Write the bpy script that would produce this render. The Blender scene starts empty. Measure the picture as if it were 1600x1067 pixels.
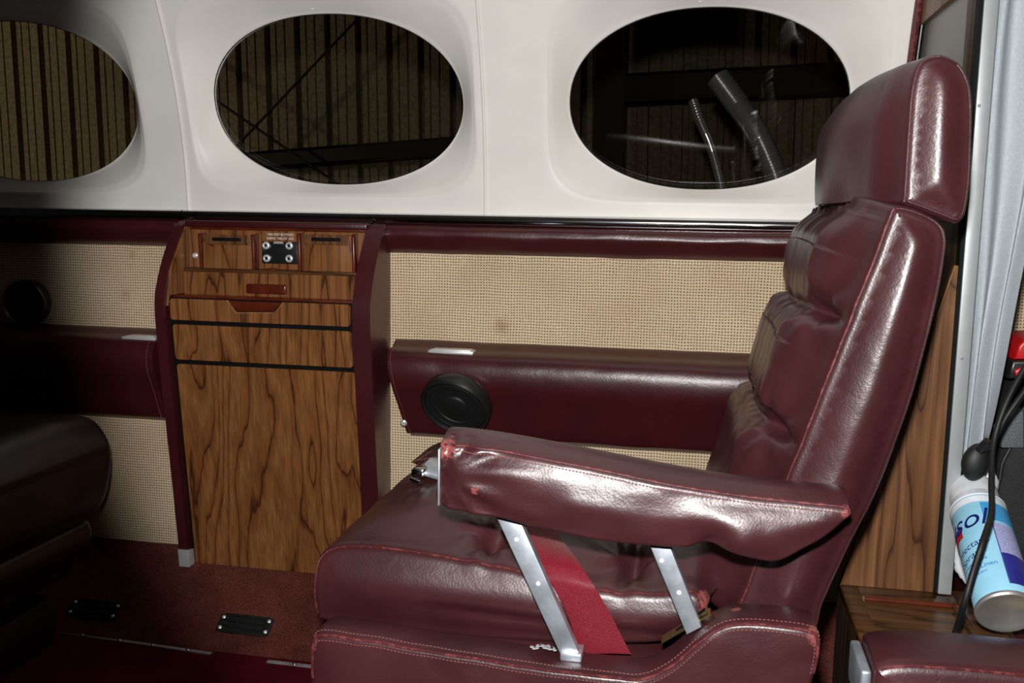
import bpy, bmesh, math, random
from math import sin, cos, pi, radians, sqrt, exp, atan2
from mathutils import Vector, Matrix, noise
from mathutils.geometry import delaunay_2d_cdt
random.seed(7)
sc = bpy.context.scene
C = sc.collection

# ------------------------------------------------------------------ camera
F, YAW, PITCH, ROLL = 1500.0, radians(11), radians(7.7), radians(.9)
CAM = Vector((0, 0, .80))
fw = Vector((-sin(YAW)*cos(PITCH), cos(YAW)*cos(PITCH), -sin(PITCH)))
_r = fw.cross(Vector((0, 0, 1))).normalized(); _u = _r.cross(fw)
RT = _r*cos(ROLL)+_u*sin(ROLL); UP = _u*cos(ROLL)-_r*sin(ROLL)
cam = bpy.data.cameras.new('camera'); co = bpy.data.objects.new('camera', cam); C.objects.link(co)
cam.sensor_width = 36; cam.lens = 36*F/1600; cam.clip_start = .02; cam.clip_end = 100
M = Matrix((RT, UP, -fw)).transposed().to_4x4(); M.translation = CAM
co.matrix_world = M
sc.camera = co

def P(px, py, **k):
    """world point seen at a photo pixel on the plane x=, y= or z="""
    d = fw+RT*((px-800)/F)+UP*((533.5-py)/F)
    (a, v), = k.items(); i = 'xyz'.index(a)
    return CAM+d*((v-CAM[i])/d[i])

# ------------------------------------------------------------------ light
w = bpy.data.worlds.new('world'); sc.world = w; w.use_nodes = True
w.node_tree.nodes['Background'].inputs[0].default_value = (.5, .5, .55, 1)
w.node_tree.nodes['Background'].inputs[1].default_value = .006

def lamp(name, kind, loc, aim, energy, col=(1, 1, 1), **k):
    l = bpy.data.lights.new(name, kind); l.energy = energy; l.color = col
    for a, b in k.items(): setattr(l, a, b)
    o = bpy.data.objects.new(name, l); C.objects.link(o); o.location = loc
    o.rotation_euler = (Vector(aim)-Vector(loc)).to_track_quat('-Z', 'Y').to_euler()
    return o
# the flash of the camera, just above the lens
FL = Vector((-.02, .0, .90))
lamp('camera_flash', 'SPOT', FL, P(1210, 350, y=1.7), 88, (1, .985, .96), spot_size=radians(83), spot_blend=.22, shadow_soft_size=.018)
# work lamp of the hangar outside, lighting the corrugated wall
lamp('hangar_lamp', 'SPOT', (-5.2, 2.4, 1.2), (-3.6, 5.2, 1.7), 105, (1, .84, .60), spot_size=radians(120), spot_blend=1, shadow_soft_size=.2)

vs = sc.view_settings
vs.view_transform = 'Standard'; vs.look = 'None'; vs.gamma = 1; vs.use_curve_mapping = False; vs.exposure = 0

# ------------------------------------------------------------------ materials
def newmat(name):
    m = bpy.data.materials.new(name); m.use_nodes = True
    nt = m.node_tree; b = nt.nodes['Principled BSDF']
    return m, nt, b
def nd(nt, t, **k):
    n = nt.nodes.new(t)
    for a, v in k.items():
        if a in n.inputs.keys(): n.inputs[a].default_value = v
        else: setattr(n, a, v)
    return n
def coords(nt, scale=(1, 1, 1), rot=(0, 0, 0)):
    tc = nd(nt, 'ShaderNodeNewGeometry'); mp = nd(nt, 'ShaderNodeMapping')
    mp.inputs['Scale'].default_value = scale; mp.inputs['Rotation'].default_value = rot
    nt.links.new(tc.outputs['Position'], mp.inputs['Vector']); return mp.outputs[0]
def math_(nt, op, a, b=None, c=None):
    n = nd(nt, 'ShaderNodeMath', operation=op)
    for i, v in enumerate((a, b, c)):
        if v is None: continue
        if isinstance(v, (int, float)): n.inputs[i].default_value = v
        else: nt.links.new(v, n.inputs[i])
    return n.outputs[0]
def ramp(nt, fac, stops):
    r = nd(nt, 'ShaderNodeValToRGB'); e = r.color_ramp.elements
    while len(e) < len(stops): e.new(.5)
    for x, (p, c) in zip(e, stops): x.position = p; x.color = (*c, 1)
    nt.links.new(fac, r.inputs[0]); return r.outputs[0]
def mixc(nt, fac, a, b, mode='MIX'):
    n = nd(nt, 'ShaderNodeMix', data_type='RGBA', blend_type=mode)
    for i, v in ((0, fac), (6, a), (7, b)):
        if isinstance(v, (int, float)): n.inputs[i].default_value = v
        elif isinstance(v, tuple): n.inputs[i].default_value = (*v, 1)
        else: nt.links.new(v, n.inputs[i])
    return n.outputs[2]
def bump(nt, b, h, strength, dist, prev=None):
    n = nd(nt, 'ShaderNodeBump'); n.inputs['Strength'].default_value = strength; n.inputs['Distance'].default_value = dist
    nt.links.new(h, n.inputs['Height'])
    if prev: nt.links.new(prev, n.inputs['Normal'])
    nt.links.new(n.outputs[0], b.inputs['Normal']); return n.outputs[0]
def simple(name, col, rough=.5, metal=0, spec=.5, **k):
    m, nt, b = newmat(name)
    b.inputs['Base Color'].default_value = (*col, 1); b.inputs['Roughness'].default_value = rough
    b.inputs['Metallic'].default_value = metal; b.inputs['Specular IOR Level'].default_value = spec
    v = coords(nt); n = nd(nt, 'ShaderNodeTexNoise', Scale=k.get('nscale', 60), Detail=4)
    nt.links.new(v, n.inputs['Vector'])
    c = ramp(nt, n.outputs[0], [(.3, tuple(x*(1-k.get('var', .12)) for x in col)), (.7, tuple(min(1, x*(1+k.get('var', .12))) for x in col))])
    nt.links.new(c, b.inputs['Base Color'])
    if k.get('bump'): bump(nt, b, n.outputs[0], k['bump'], .001)
    return m
def leather(name, col, rough=.36, wear=(.30, .07, .06), wearamt=.0, grain=.13, mottled=.25, spots=()):
    m, nt, b = newmat(name)
    v = coords(nt)
    n1 = nd(nt, 'ShaderNodeTexNoise', Scale=9, Detail=5); nt.links.new(v, n1.inputs['Vector'])
    c = ramp(nt, n1.outputs[0], [(.3, tuple(x*(1-mottled) for x in col)), (.7, tuple(x*(1+mottled) for x in col))])
    if wearamt:
        n5 = nd(nt, 'ShaderNodeTexNoise', Scale=150, Detail=6); nt.links.new(v, n5.inputs['Vector'])
        wf = ramp(nt, n5.outputs[0], [(.5, (0, 0, 0)), (.62, (wearamt,)*3)])
        c = mixc(nt, wf, c, wear)
    if spots:      # places where the finish has rubbed through to pink hide
        g = nd(nt, 'ShaderNodeNewGeometry'); m1 = None
        n6 = nd(nt, 'ShaderNodeTexNoise', Scale=210, Detail=7, Roughness=.7); nt.links.new(v, n6.inputs['Vector'])
        for pos, rad in spots:
            dn = nd(nt, 'ShaderNodeVectorMath', operation='DISTANCE'); nt.links.new(g.outputs['Position'], dn.inputs[0]); dn.inputs[1].default_value = pos
            k_ = math_(nt, 'MAXIMUM', math_(nt, 'SUBTRACT', 1., math_(nt, 'DIVIDE', dn.outputs[1 if len(dn.outputs) > 1 else 0], rad)), 0.)
            m1 = k_ if m1 is None else math_(nt, 'MAXIMUM', m1, k_)
        wf = ramp(nt, math_(nt, 'MULTIPLY', m1, math_(nt, 'MULTIPLY_ADD', n6.outputs[0], 2.6, -.55)), [(.22, (0, 0, 0)), (.40, (.75,)*3)])
        c = mixc(nt, wf, c, (.32, .085, .075))
    nt.links.new(c, b.inputs['Base Color'])
    r = math_(nt, 'MULTIPLY_ADD', n1.outputs[0], .14, rough-.085); nt.links.new(r, b.inputs['Roughness'])
    b.inputs['Specular IOR Level'].default_value = .62
    vo = nd(nt, 'ShaderNodeTexVoronoi', Scale=420, feature='F1'); nt.links.new(v, vo.inputs['Vector'])
    n2 = nd(nt, 'ShaderNodeTexNoise', Scale=38, Detail=6, Distortion=.6); nt.links.new(v, n2.inputs['Vector'])
    n3 = nd(nt, 'ShaderNodeTexNoise', Scale=140, Detail=3, Distortion=1.5); nt.links.new(v, n3.inputs['Vector'])
    p = bump(nt, b, vo.outputs[0], grain, .0006)
    p = bump(nt, b, n2.outputs[0], .11, .004, p)
    bump(nt, b, n3.outputs[0], .12, .0012, p)
    return m
def wood(name, c1, c2, c3, axis='z', seed=0., rough=.38, lines=9., fine=.8):
    m, nt, b = newmat(name)
    s = {'z': (1, 1, .13), 'x': (.13, 1, 1), 'y': (1, .13, 1)}[axis]
    v = coords(nt, s); off = nd(nt, 'ShaderNodeVectorMath', operation='ADD'); off.inputs[1].default_value = (seed, seed*.7, seed*.31)
    nt.links.new(v, off.inputs[0]); v = off.outputs[0]
    n = nd(nt, 'ShaderNodeTexNoise', Scale=4.6, Detail=3.2, Roughness=.5, Distortion=.3); nt.links.new(v, n.inputs['Vector'])
    jag = nd(nt, 'ShaderNodeTexNoise', Scale=60, Detail=2); nt.links.new(v, jag.inputs['Vector'])
    val = math_(nt, 'ADD', math_(nt, 'MULTIPLY', n.outputs[0], lines*2.2), math_(nt, 'MULTIPLY', jag.outputs[0], .5))
    sx_ = nd(nt, 'ShaderNodeSeparateXYZ'); nt.links.new(coords(nt), sx_.inputs[0])
    val = math_(nt, 'ADD', val, math_(nt, 'MULTIPLY', sx_.outputs[2 if axis == 'x' else 0], 26.))
    fr = math_(nt, 'FRACT', val)
    col = ramp(nt, fr, [(0, c1), (.4, c2), (.86, c1), (.955, c3), (.965, c3), (1, c1)])
    sf = {'z': (230, 230, 5), 'x': (5, 230, 230), 'y': (230, 5, 230)}[axis]
    v2 = coords(nt, sf); n2 = nd(nt, 'ShaderNodeTexNoise', Scale=1, Detail=4); nt.links.new(v2, n2.inputs['Vector'])
    f2 = ramp(nt, n2.outputs[0], [(.3, (.45, .42, .38)), (.65, (1.15, 1.12, 1.1))])
    col = mixc(nt, .75*fine, col, f2, 'MULTIPLY')
    sg = {'z': (90, 90, 2), 'x': (2, 90, 90), 'y': (90, 2, 90)}[axis]
    v3 = coords(nt, sg); n3 = nd(nt, 'ShaderNodeTexNoise', Scale=.6, Detail=2); nt.links.new(v3, n3.inputs['Vector'])
    f3 = ramp(nt, n3.outputs[0], [(.34, (.62, .55, .48)), (.5, (1, 1, 1))])
    col = mixc(nt, .55, col, f3, 'MULTIPLY')
    nt.links.new(col, b.inputs['Base Color']); b.inputs['Roughness'].default_value = rough
    b.inputs['Specular IOR Level'].default_value = .35
    bump(nt, b, n2.outputs[0], .12, .0005)
    return m
YW_ = 1.70
def tweed():
    m, nt, b = newmat('woven_tweed')
    g = nd(nt, 'ShaderNodeNewGeometry'); s = nd(nt, 'ShaderNodeSeparateXYZ')
    nz = nd(nt, 'ShaderNodeTexNoise', Scale=22, Detail=2); nt.links.new(g.outputs['Position'], nz.inputs['Vector'])
    va = nd(nt, 'ShaderNodeVectorMath', operation='MULTIPLY_ADD'); nt.links.new(nz.outputs['Color'], va.inputs[0])
    va.inputs[1].default_value = (.0045, 0, .0045); nt.links.new(g.outputs['Position'], va.inputs[2])
    nt.links.new(va.outputs[0], s.inputs[0])
    X = math_(nt, 'MULTIPLY', s.outputs[0], 1/.0052); Z = math_(nt, 'MULTIPLY', s.outputs[2], 1/.0052)
    col = math_(nt, 'FLOOR', X)
    Zs = math_(nt, 'ADD', Z, 0.)
    fx = math_(nt, 'FRACT', X); fz = math_(nt, 'FRACT', Zs)
    dx = math_(nt, 'ABSOLUTE', math_(nt, 'SUBTRACT', fx, .5)); dz = math_(nt, 'ABSOLUTE', math_(nt, 'SUBTRACT', fz, .5))
    mx = math_(nt, 'LESS_THAN', dx, .27); mz = math_(nt, 'LESS_THAN', dz, .22)
    dot = math_(nt, 'MULTIPLY', mx, mz)
    # each dot its own depth of colour
    wn = nd(nt, 'ShaderNodeTexWhiteNoise'); cv = nd(nt, 'ShaderNodeCombineXYZ')
    nt.links.new(col, cv.inputs[0]); nt.links.new(math_(nt, 'FLOOR', Zs), cv.inputs[1]); nt.links.new(cv.outputs[0], wn.inputs[0])
    dc = ramp(nt, wn.outputs[0], [(0, (.10, .035, .02)), (.5, (.20, .09, .045)), (1, (.06, .03, .02))])
    n4 = nd(nt, 'ShaderNodeTexNoise', Scale=7, Detail=5); nt.links.new(g.outputs['Position'], n4.inputs['Vector'])
    base = ramp(nt, n4.outputs[0], [(.3, (.66, .51, .34)), (.7, (.80, .66, .47))])
    n5 = nd(nt, 'ShaderNodeTexNoise', Scale=520, Detail=2); nt.links.new(g.outputs['Position'], n5.inputs['Vector'])
    base = mixc(nt, .5, base, ramp(nt, n5.outputs[0], [(.3, (.6, .55, .5)), (.7, (1.15, 1.12, 1.1))]), 'MULTIPLY')
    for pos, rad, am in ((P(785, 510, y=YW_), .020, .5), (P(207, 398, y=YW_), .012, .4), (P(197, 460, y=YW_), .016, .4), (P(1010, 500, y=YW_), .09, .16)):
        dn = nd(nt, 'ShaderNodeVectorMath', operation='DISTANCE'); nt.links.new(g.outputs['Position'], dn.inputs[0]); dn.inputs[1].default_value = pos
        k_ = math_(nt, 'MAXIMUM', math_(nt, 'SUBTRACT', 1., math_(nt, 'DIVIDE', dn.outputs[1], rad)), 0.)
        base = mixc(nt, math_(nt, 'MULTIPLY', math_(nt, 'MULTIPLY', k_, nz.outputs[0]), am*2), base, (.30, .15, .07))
    c = mixc(nt, math_(nt, 'MULTIPLY', dot, .88), base, dc)
    nt.links.new(c, b.inputs['Base Color']); b.inputs['Roughness'].default_value = .9; b.inputs['Specular IOR Level'].default_value = .1
    bump(nt, b, math_(nt, 'SUBTRACT', 1, dot), .4, .0012)
    return m
def carpet(name, ca, cb):
    m, nt, b = newmat(name); v = coords(nt)
    n = nd(nt, 'ShaderNodeTexNoise', Scale=14, Detail=8, Roughness=.7); nt.links.new(v, n.inputs['Vector'])
    n2 = nd(nt, 'ShaderNodeTexNoise', Scale=450, Detail=3); nt.links.new(v, n2.inputs['Vector'])
    c = mixc(nt, .8, ramp(nt, n.outputs[0], [(.3, ca), (.7, cb)]), ramp(nt, n2.outputs[0], [(.3, (.35, .35, .35)), (.7, (1.4, 1.4, 1.4))]), 'MULTIPLY')
    nt.links.new(c, b.inputs['Base Color']); b.inputs['Roughness'].default_value = 1; b.inputs['Specular IOR Level'].default_value = .05
    bump(nt, b, n2.outputs[0], 1, .004); return m
def glass(name, tint, ior=1.5):
    m = bpy.data.materials.new(name); m.use_nodes = True; nt = m.node_tree; nt.nodes.clear()
    out = nd(nt, 'ShaderNodeOutputMaterial'); t = nd(nt, 'ShaderNodeBsdfTransparent'); g = nd(nt, 'ShaderNodeBsdfGlossy')
    t.inputs[0].default_value = (*tint, 1); g.inputs['Roughness'].default_value = .03
    fr = nd(nt, 'ShaderNodeFresnel', IOR=ior); mx = nd(nt, 'ShaderNodeMixShader')
    nt.links.new(fr.outputs[0], mx.inputs[0]); nt.links.new(t.outputs[0], mx.inputs[1]); nt.links.new(g.outputs[0], mx.inputs[2])
    nt.links.new(mx.outputs[0], out.inputs[0]); return m

LC = (.052, .0130, .0152)
MAT = dict(
    leather=leather('burgundy_leather', LC, .38, wearamt=.0),
    leather_flat=leather('burgundy_vinyl', (.052, .0072, .0090), .36, grain=.1, mottled=.12),
    leather_worn=leather('worn_burgundy_leather', LC, .38, spots=[(P(x, y, y=d), q) for x, y, d, q in ((696, 700, .948, .019), (712, 694, .965, .014), (743, 765, .94, .008), (1322, 800, .95, .012), (1276, 992, .955, .016), (1150, 952, .98, .008), (1372, 352, 1.03, .012), (1450, 333, 1.06, .016), (1105, 940, 1.03, .020), (492, 998, .955, .010))]),
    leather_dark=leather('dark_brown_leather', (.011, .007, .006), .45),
    seam=leather('worn_red_seam', (.085, .014, .017), .45, wear=(.30, .07, .06), wearamt=.45),
    stitch=simple('pink_thread', (.20, .065, .065), .8),
    wood=wood('walnut_laminate', (.21, .078, .023), (.275, .115, .038), (.060, .022, .009), seed=.15),
    wood_b=wood('walnut_drawer', (.22, .082, .025), (.285, .12, .040), (.060, .022, .009), seed=2.7),
    wood_c=wood('walnut_panel', (.125, .053, .021), (.19, .087, .036), (.048, .018, .009), seed=5.1, lines=11),
    wood_shelf=wood('walnut_shelf', (.085, .036, .012), (.14, .062, .022), (.022, .009, .004), axis='x', seed=1.3, rough=.3, lines=7),
    wood_dark=wood('dark_walnut', (.05, .024, .010), (.075, .038, .016), (.014, .007, .004), seed=3.3, lines=7, rough=.5),
    wood_edge=wood('pale_wood_edge', (.30, .16, .06), (.36, .2, .08), (.2, .1, .04), seed=3.3),
    mahog=simple('mahogany', (.105, .016, .006), .25, var=.4, nscale=25),
    tweed=tweed(),
    white=simple('cream_shell', (.80, .78, .735), .42, var=.035, nscale=14, spec=.35),
    carpet=carpet('maroon_carpet', (.085, .022, .018), (.17, .050, .038)),
    carpet_red=carpet('red_carpet', (.07, .004, .008), (.12, .008, .014)),
    chrome=simple('polished_metal', (.62, .64, .66), .12, 1, var=.05),
    alu=simple('scuffed_aluminium', (.62, .68, .76), .42, .8, var=.25, nscale=45, bump=.15),
    postgrey=simple('grey_anodised_metal', (.40, .42, .43), .42, .35, var=.04),
    brass=simple('brass', (.55, .42, .16), .3, 1),
    black=simple('black_plastic', (.012, .013, .013), .32),
    rubber=simple('black_rubber', (.008, .009, .009), .55),
    blackgap=simple('matt_black', (.003, .004, .004), .7, spec=.15),
    white_paint=simple('white_lettering', (.85, .83, .78), .6),
    curtain=simple('pale_blue_grey_cloth', (.80, .86, .91), .8, var=.06, nscale=300, bump=.3),
    plastic_white=simple('white_plastic', (.72, .74, .78), .35, bump=.4, nscale=40),
    strap=None, hangar=None,
    beam=simple('dark_red_steel', (.016, .007, .005), .7),
    reflection_tube=simple('reflection_silver', (.5, .5, .54), .25, .75, spec=.8),  # silvery tone brightened to stand in for highlights seen in the pane
    glass=glass('tinted_pane', (.62, .62, .58)),
    divider=simple('smoked_divider_glass', (.085, .085, .08), .3, spec=.6, var=.1),
    mesh_black=simple('black_mesh_fabric', (.010, .011, .013), .75, nscale=500, var=.5, bump=.8),
    greymesh=simple('grey_mesh', (.10, .11, .12), .7, nscale=600, var=.5),
    red=simple('red_plastic', (.55, .01, .012), .35),
    can_blue=simple('pale_blue_label', (.30, .62, .80), .3, var=.05),
    can_sky=simple('mid_blue_label', (.045, .33, .66), .3, var=.05),
    can_navy=simple('navy_print', (.018, .022, .24), .35),
    can_lilac=simple('lilac_print', (.36, .38, .66), .35, nscale=700, var=.35),
    can_white=simple('white_print', (.75, .80, .86), .35),
    nickel=simple('dull_nickel', (.80, .82, .84), .38, .55, var=.08),
    tin=simple('tin_can_base', (.55, .53, .52), .38, .8, var=.2, nscale=30),
)
def strapmat():
    m, nt, b = newmat('red_webbing'); v = coords(nt, (1, 1, 1), (0, .5, 0))
    wv = nd(nt, 'ShaderNodeTexWave', Scale=230, Distortion=.4); wv.bands_direction = 'Z'; nt.links.new(v, wv.inputs['Vector'])
    w2 = nd(nt, 'ShaderNodeTexWave', Scale=230); w2.bands_direction = 'X'; nt.links.new(v, w2.inputs['Vector'])
    h = math_(nt, 'MULTIPLY', wv.outputs[1], w2.outputs[1])
    nt.links.new(ramp(nt, h, [(0, (.26, .008, .022)), (.6, (.52, .018, .05))]), b.inputs['Base Color'])
    b.inputs['Roughness'].default_value = .34; b.inputs['Sheen Weight'].default_value = .3
    bump(nt, b, h, .5, .0008); return m
MAT['strap'] = strapmat()
def hangarmat():
    m, nt, b = newmat('speckled_insulated_sheet'); v = coords(nt)
    n = nd(nt, 'ShaderNodeTexNoise', Scale=45, Detail=6, Roughness=.8); nt.links.new(v, n.inputs['Vector'])
    n2 = nd(nt, 'ShaderNodeTexNoise', Scale=1.2, Detail=3); nt.links.new(v, n2.inputs['Vector'])
    c = mixc(nt, .7, ramp(nt, n.outputs[0], [(.35, (.16, .12, .075)), (.65, (.40, .32, .20))]), ramp(nt, n2.outputs[0], [(.3, (.7, .7, .7)), (.7, (1.1, 1.1, 1.1))]), 'MULTIPLY')
    nt.links.new(c, b.inputs['Base Color']); b.inputs['Roughness'].default_value = .8; return m
MAT['hangar'] = hangarmat()

# ------------------------------------------------------------------ builders
ROOT = {}
def link(name, me, mats, parent=None):
    mats = mats if isinstance(mats, (list, tuple)) else [mats]
    for m in mats: me.materials.append(MAT[m] if isinstance(m, str) else m)
    o = bpy.data.objects.new(name, me); C.objects.link(o)
    if parent is None:
        xs = [v.co for v in me.vertices]
        c = Vector(((min(v.x for v in xs)+max(v.x for v in xs))/2, (min(v.y for v in xs)+max(v.y for v in xs))/2, min(v.z for v in xs)))
        me.transform(Matrix.Translation(-c)); o.location = c; ROOT[o.name] = c
    else:
        pw = ROOT[parent.name]; me.transform(Matrix.Translation(-pw)); o.parent = parent; ROOT[o.name] = pw.copy()
        if parent.type == 'MESH' or True: pass
    return o
def obj(name, bm, mats, parent=None, smooth=True, angle=35):
    bmesh.ops.recalc_face_normals(bm, faces=bm.faces)
    me = bpy.data.meshes.new(name); bm.to_mesh(me); bm.free()
    for p in me.polygons: p.use_smooth = smooth
    if smooth and angle: me.set_sharp_from_angle(angle=radians(angle))
    return link(name, me, mats, parent)
def tag(o, label, cat, group=None, kind=None):
    o['label'] = label; o['category'] = cat
    if group: o['group'] = group
    if kind: o['kind'] = kind
    return o
def thing(name, loc, label, cat, group=None):
    o = bpy.data.objects.new(name, None); C.objects.link(o); o.location = loc; o.empty_display_size = .05
    ROOT[o.name] = Vector(loc); return tag(o, label, cat, group)
def struct(name, bm, mats, **k):
    o = obj(name, bm, mats, **k); o['kind'] = 'structure'; return o
def plabel(o, s): o['label'] = s; return o

def box(bm, a, b, bev=0, seg=2, mat=0):
    a, b = Vector(a), Vector(b)
    r = bmesh.ops.create_cube(bm, size=1)
    vs_ = r['verts']
    for v in vs_: v.co = Vector(((a[i]+b[i])/2+v.co[i]*(b[i]-a[i]) for i in range(3)))
    fs = {f for v in vs_ for f in v.link_faces}
    for f in fs: f.material_index = mat
    if bev:
        es = list({e for v in vs_ for e in v.link_edges})
        bmesh.ops.bevel(bm, geom=es, offset=bev, segments=seg, affect='EDGES', profile=.5)
def B(a, b, bev=0, seg=2):
    bm = bmesh.new(); box(bm, a, b, bev, seg); return bm
def prism(bm, pts, d, bev=0, seg=2, mat=0):
    """closed polygon of 3D points swept by vector d"""
    d = Vector(d); n = len(pts)
    a = [bm.verts.new(p) for p in pts]; b = [bm.verts.new(Vector(p)+d) for p in pts]
    fs = [bm.faces.new(a), bm.faces.new(b[::-1])]
    for i in range(n): fs.append(bm.faces.new((a[i], b[i], b[(i+1) % n], a[(i+1) % n])))
    for f in fs: f.material_index = mat
    if bev:
        es = list({e for f in fs[:2] for e in f.edges})
        bmesh.ops.bevel(bm, geom=es, offset=bev, segments=seg, affect='EDGES', profile=.5)
def catmull(pts, k, closed=False):
    n = len(pts); out = []
    pts = [Vector(p) for p in pts]
    for i in range(n if closed else n-1):
        g = (lambda j: pts[j % n]) if closed else (lambda j: pts[max(0, min(n-1, j))])
        p0, p1, p2, p3 = g(i-1), g(i), g(i+1), g(i+2)
        for j in range(k):
            t = j/k
            out.append(.5*((2*p1)+(p2-p0)*t+(2*p0-5*p1+4*p2-p3)*t*t+(3*p1-p0-3*p2+p3)*t**3))
    if not closed: out.append(pts[-1])
    return out
def tube(bm, pts, r, n=8, closed=False, flat=1.0, cap=True, mat=0):
    pts = [Vector(p) for p in pts]; N = len(pts); rings = []; up = Vector((0, 1, .13)).normalized()
    for i in range(N):
        a = pts[(i-1) % N] if (closed or i) else pts[0]; b = pts[(i+1) % N] if (closed or i < N-1) else pts[-1]
        t = (b-a).normalized(); s = t.cross(up)
        if s.length < .05: s = t.cross(Vector((1, 0, 0)))
        s.normalize(); u = s.cross(t)
        rr = r(i/(N-1)) if callable(r) else r
        rings.append([bm.verts.new(pts[i]+s*cos(2*pi*k/n)*rr+u*sin(2*pi*k/n)*rr*flat) for k in range(n)])
    for i in range(N if closed else N-1):
        A, Bq = rings[i], rings[(i+1) % N]
        for k in range(n): bm.faces.new((A[k], A[(k+1) % n], Bq[(k+1) % n], Bq[k])).material_index = mat
    if cap and not closed: bm.faces.new(rings[0]); bm.faces.new(rings[-1][::-1])
def T(pts, r, **k):
    bm = bmesh.new(); tube(bm, pts, r, **k); return bm
def lathe(bm, prof, c, ax, n=40, mat=0):
    """prof: (radius, height) pairs turned about axis ax through c"""
    ax = Vector(ax).normalized(); q = ax.to_track_quat('Z', 'Y'); rings = []
    for r, h in prof:
        if r < 1e-6: rings.append([bm.verts.new(Vector(c)+ax*h)]); continue
        rings.append([bm.verts.new(Vector(c)+q @ Vector((r*cos(2*pi*k/n), r*sin(2*pi*k/n), h))) for k in range(n)])
    for A, Bq in zip(rings, rings[1:]):
        for k in range(n):
            k2 = (k+1) % n
            if len(A) == 1 and len(Bq) == 1: continue
            if len(A) == 1: f = bm.faces.new((A[0], Bq[k], Bq[k2]))
            elif len(Bq) == 1: f = bm.faces.new((A[k], A[k2], Bq[0]))
            else: f = bm.faces.new((A[k], A[k2], Bq[k2], Bq[k]))
            f.material_index = mat
def L(prof, c, ax, n=40):
    bm = bmesh.new(); lathe(bm, prof, c, ax, n); return bm
def screw(parent, p, ax, r=.004, mat='nickel', name='screw'):
    return obj(name, L([(0, r*.5), (r*.35, r*.5), (r*.4, r*.3), (r*.55, r*.55), (r, r*.2), (r, -r*.4), (0, -r*.4)], p, ax, 16), mat, parent)
def strip(bm, path, width, thick, mat=0):
    """flat band: path of (point, widthdir) """
    rings = []
    N = len(path)
    for i, (p, wd) in enumerate(path):
        a = Vector(path[max(0, i-1)][0]); b = Vector(path[min(N-1, i+1)][0]); t = (b-a).normalized()
        wd = Vector(wd).normalized(); nn = t.cross(wd).normalized(); p = Vector(p)
        rings.append([bm.verts.new(p+wd*(width/2)*s1+nn*(thick/2)*s2) for s1, s2 in ((-1, -1), (1, -1), (1, 1), (-1, 1))])
    for A, Bq in zip(rings, rings[1:]):
        for k in range(4): bm.faces.new((A[k], A[(k+1) % 4], Bq[(k+1) % 4], Bq[k])).material_index = mat
    bm.faces.new(rings[0]); bm.faces.new(rings[-1][::-1])
def stitches(path, step=.0042, ln=.0026, r=.0006):
    bm = bmesh.new(); path = [Vector(p) for p in path]; acc = 0; nxt = 0
    for a, b in zip(path, path[1:]):
        d = (b-a).length
        if d < 1e-7: continue
        while nxt < acc+d:
            p = a.lerp(b, (nxt-acc)/d); t = (b-a).normalized()
            tube(bm, [p-t*ln/2, p+t*ln/2], r, n=5); nxt += step
        acc += d
    return bm
def smooth(x, a, b):
    t = max(0, min(1, (x-a)/(b-a))); return t*t*(3-2*t)
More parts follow.
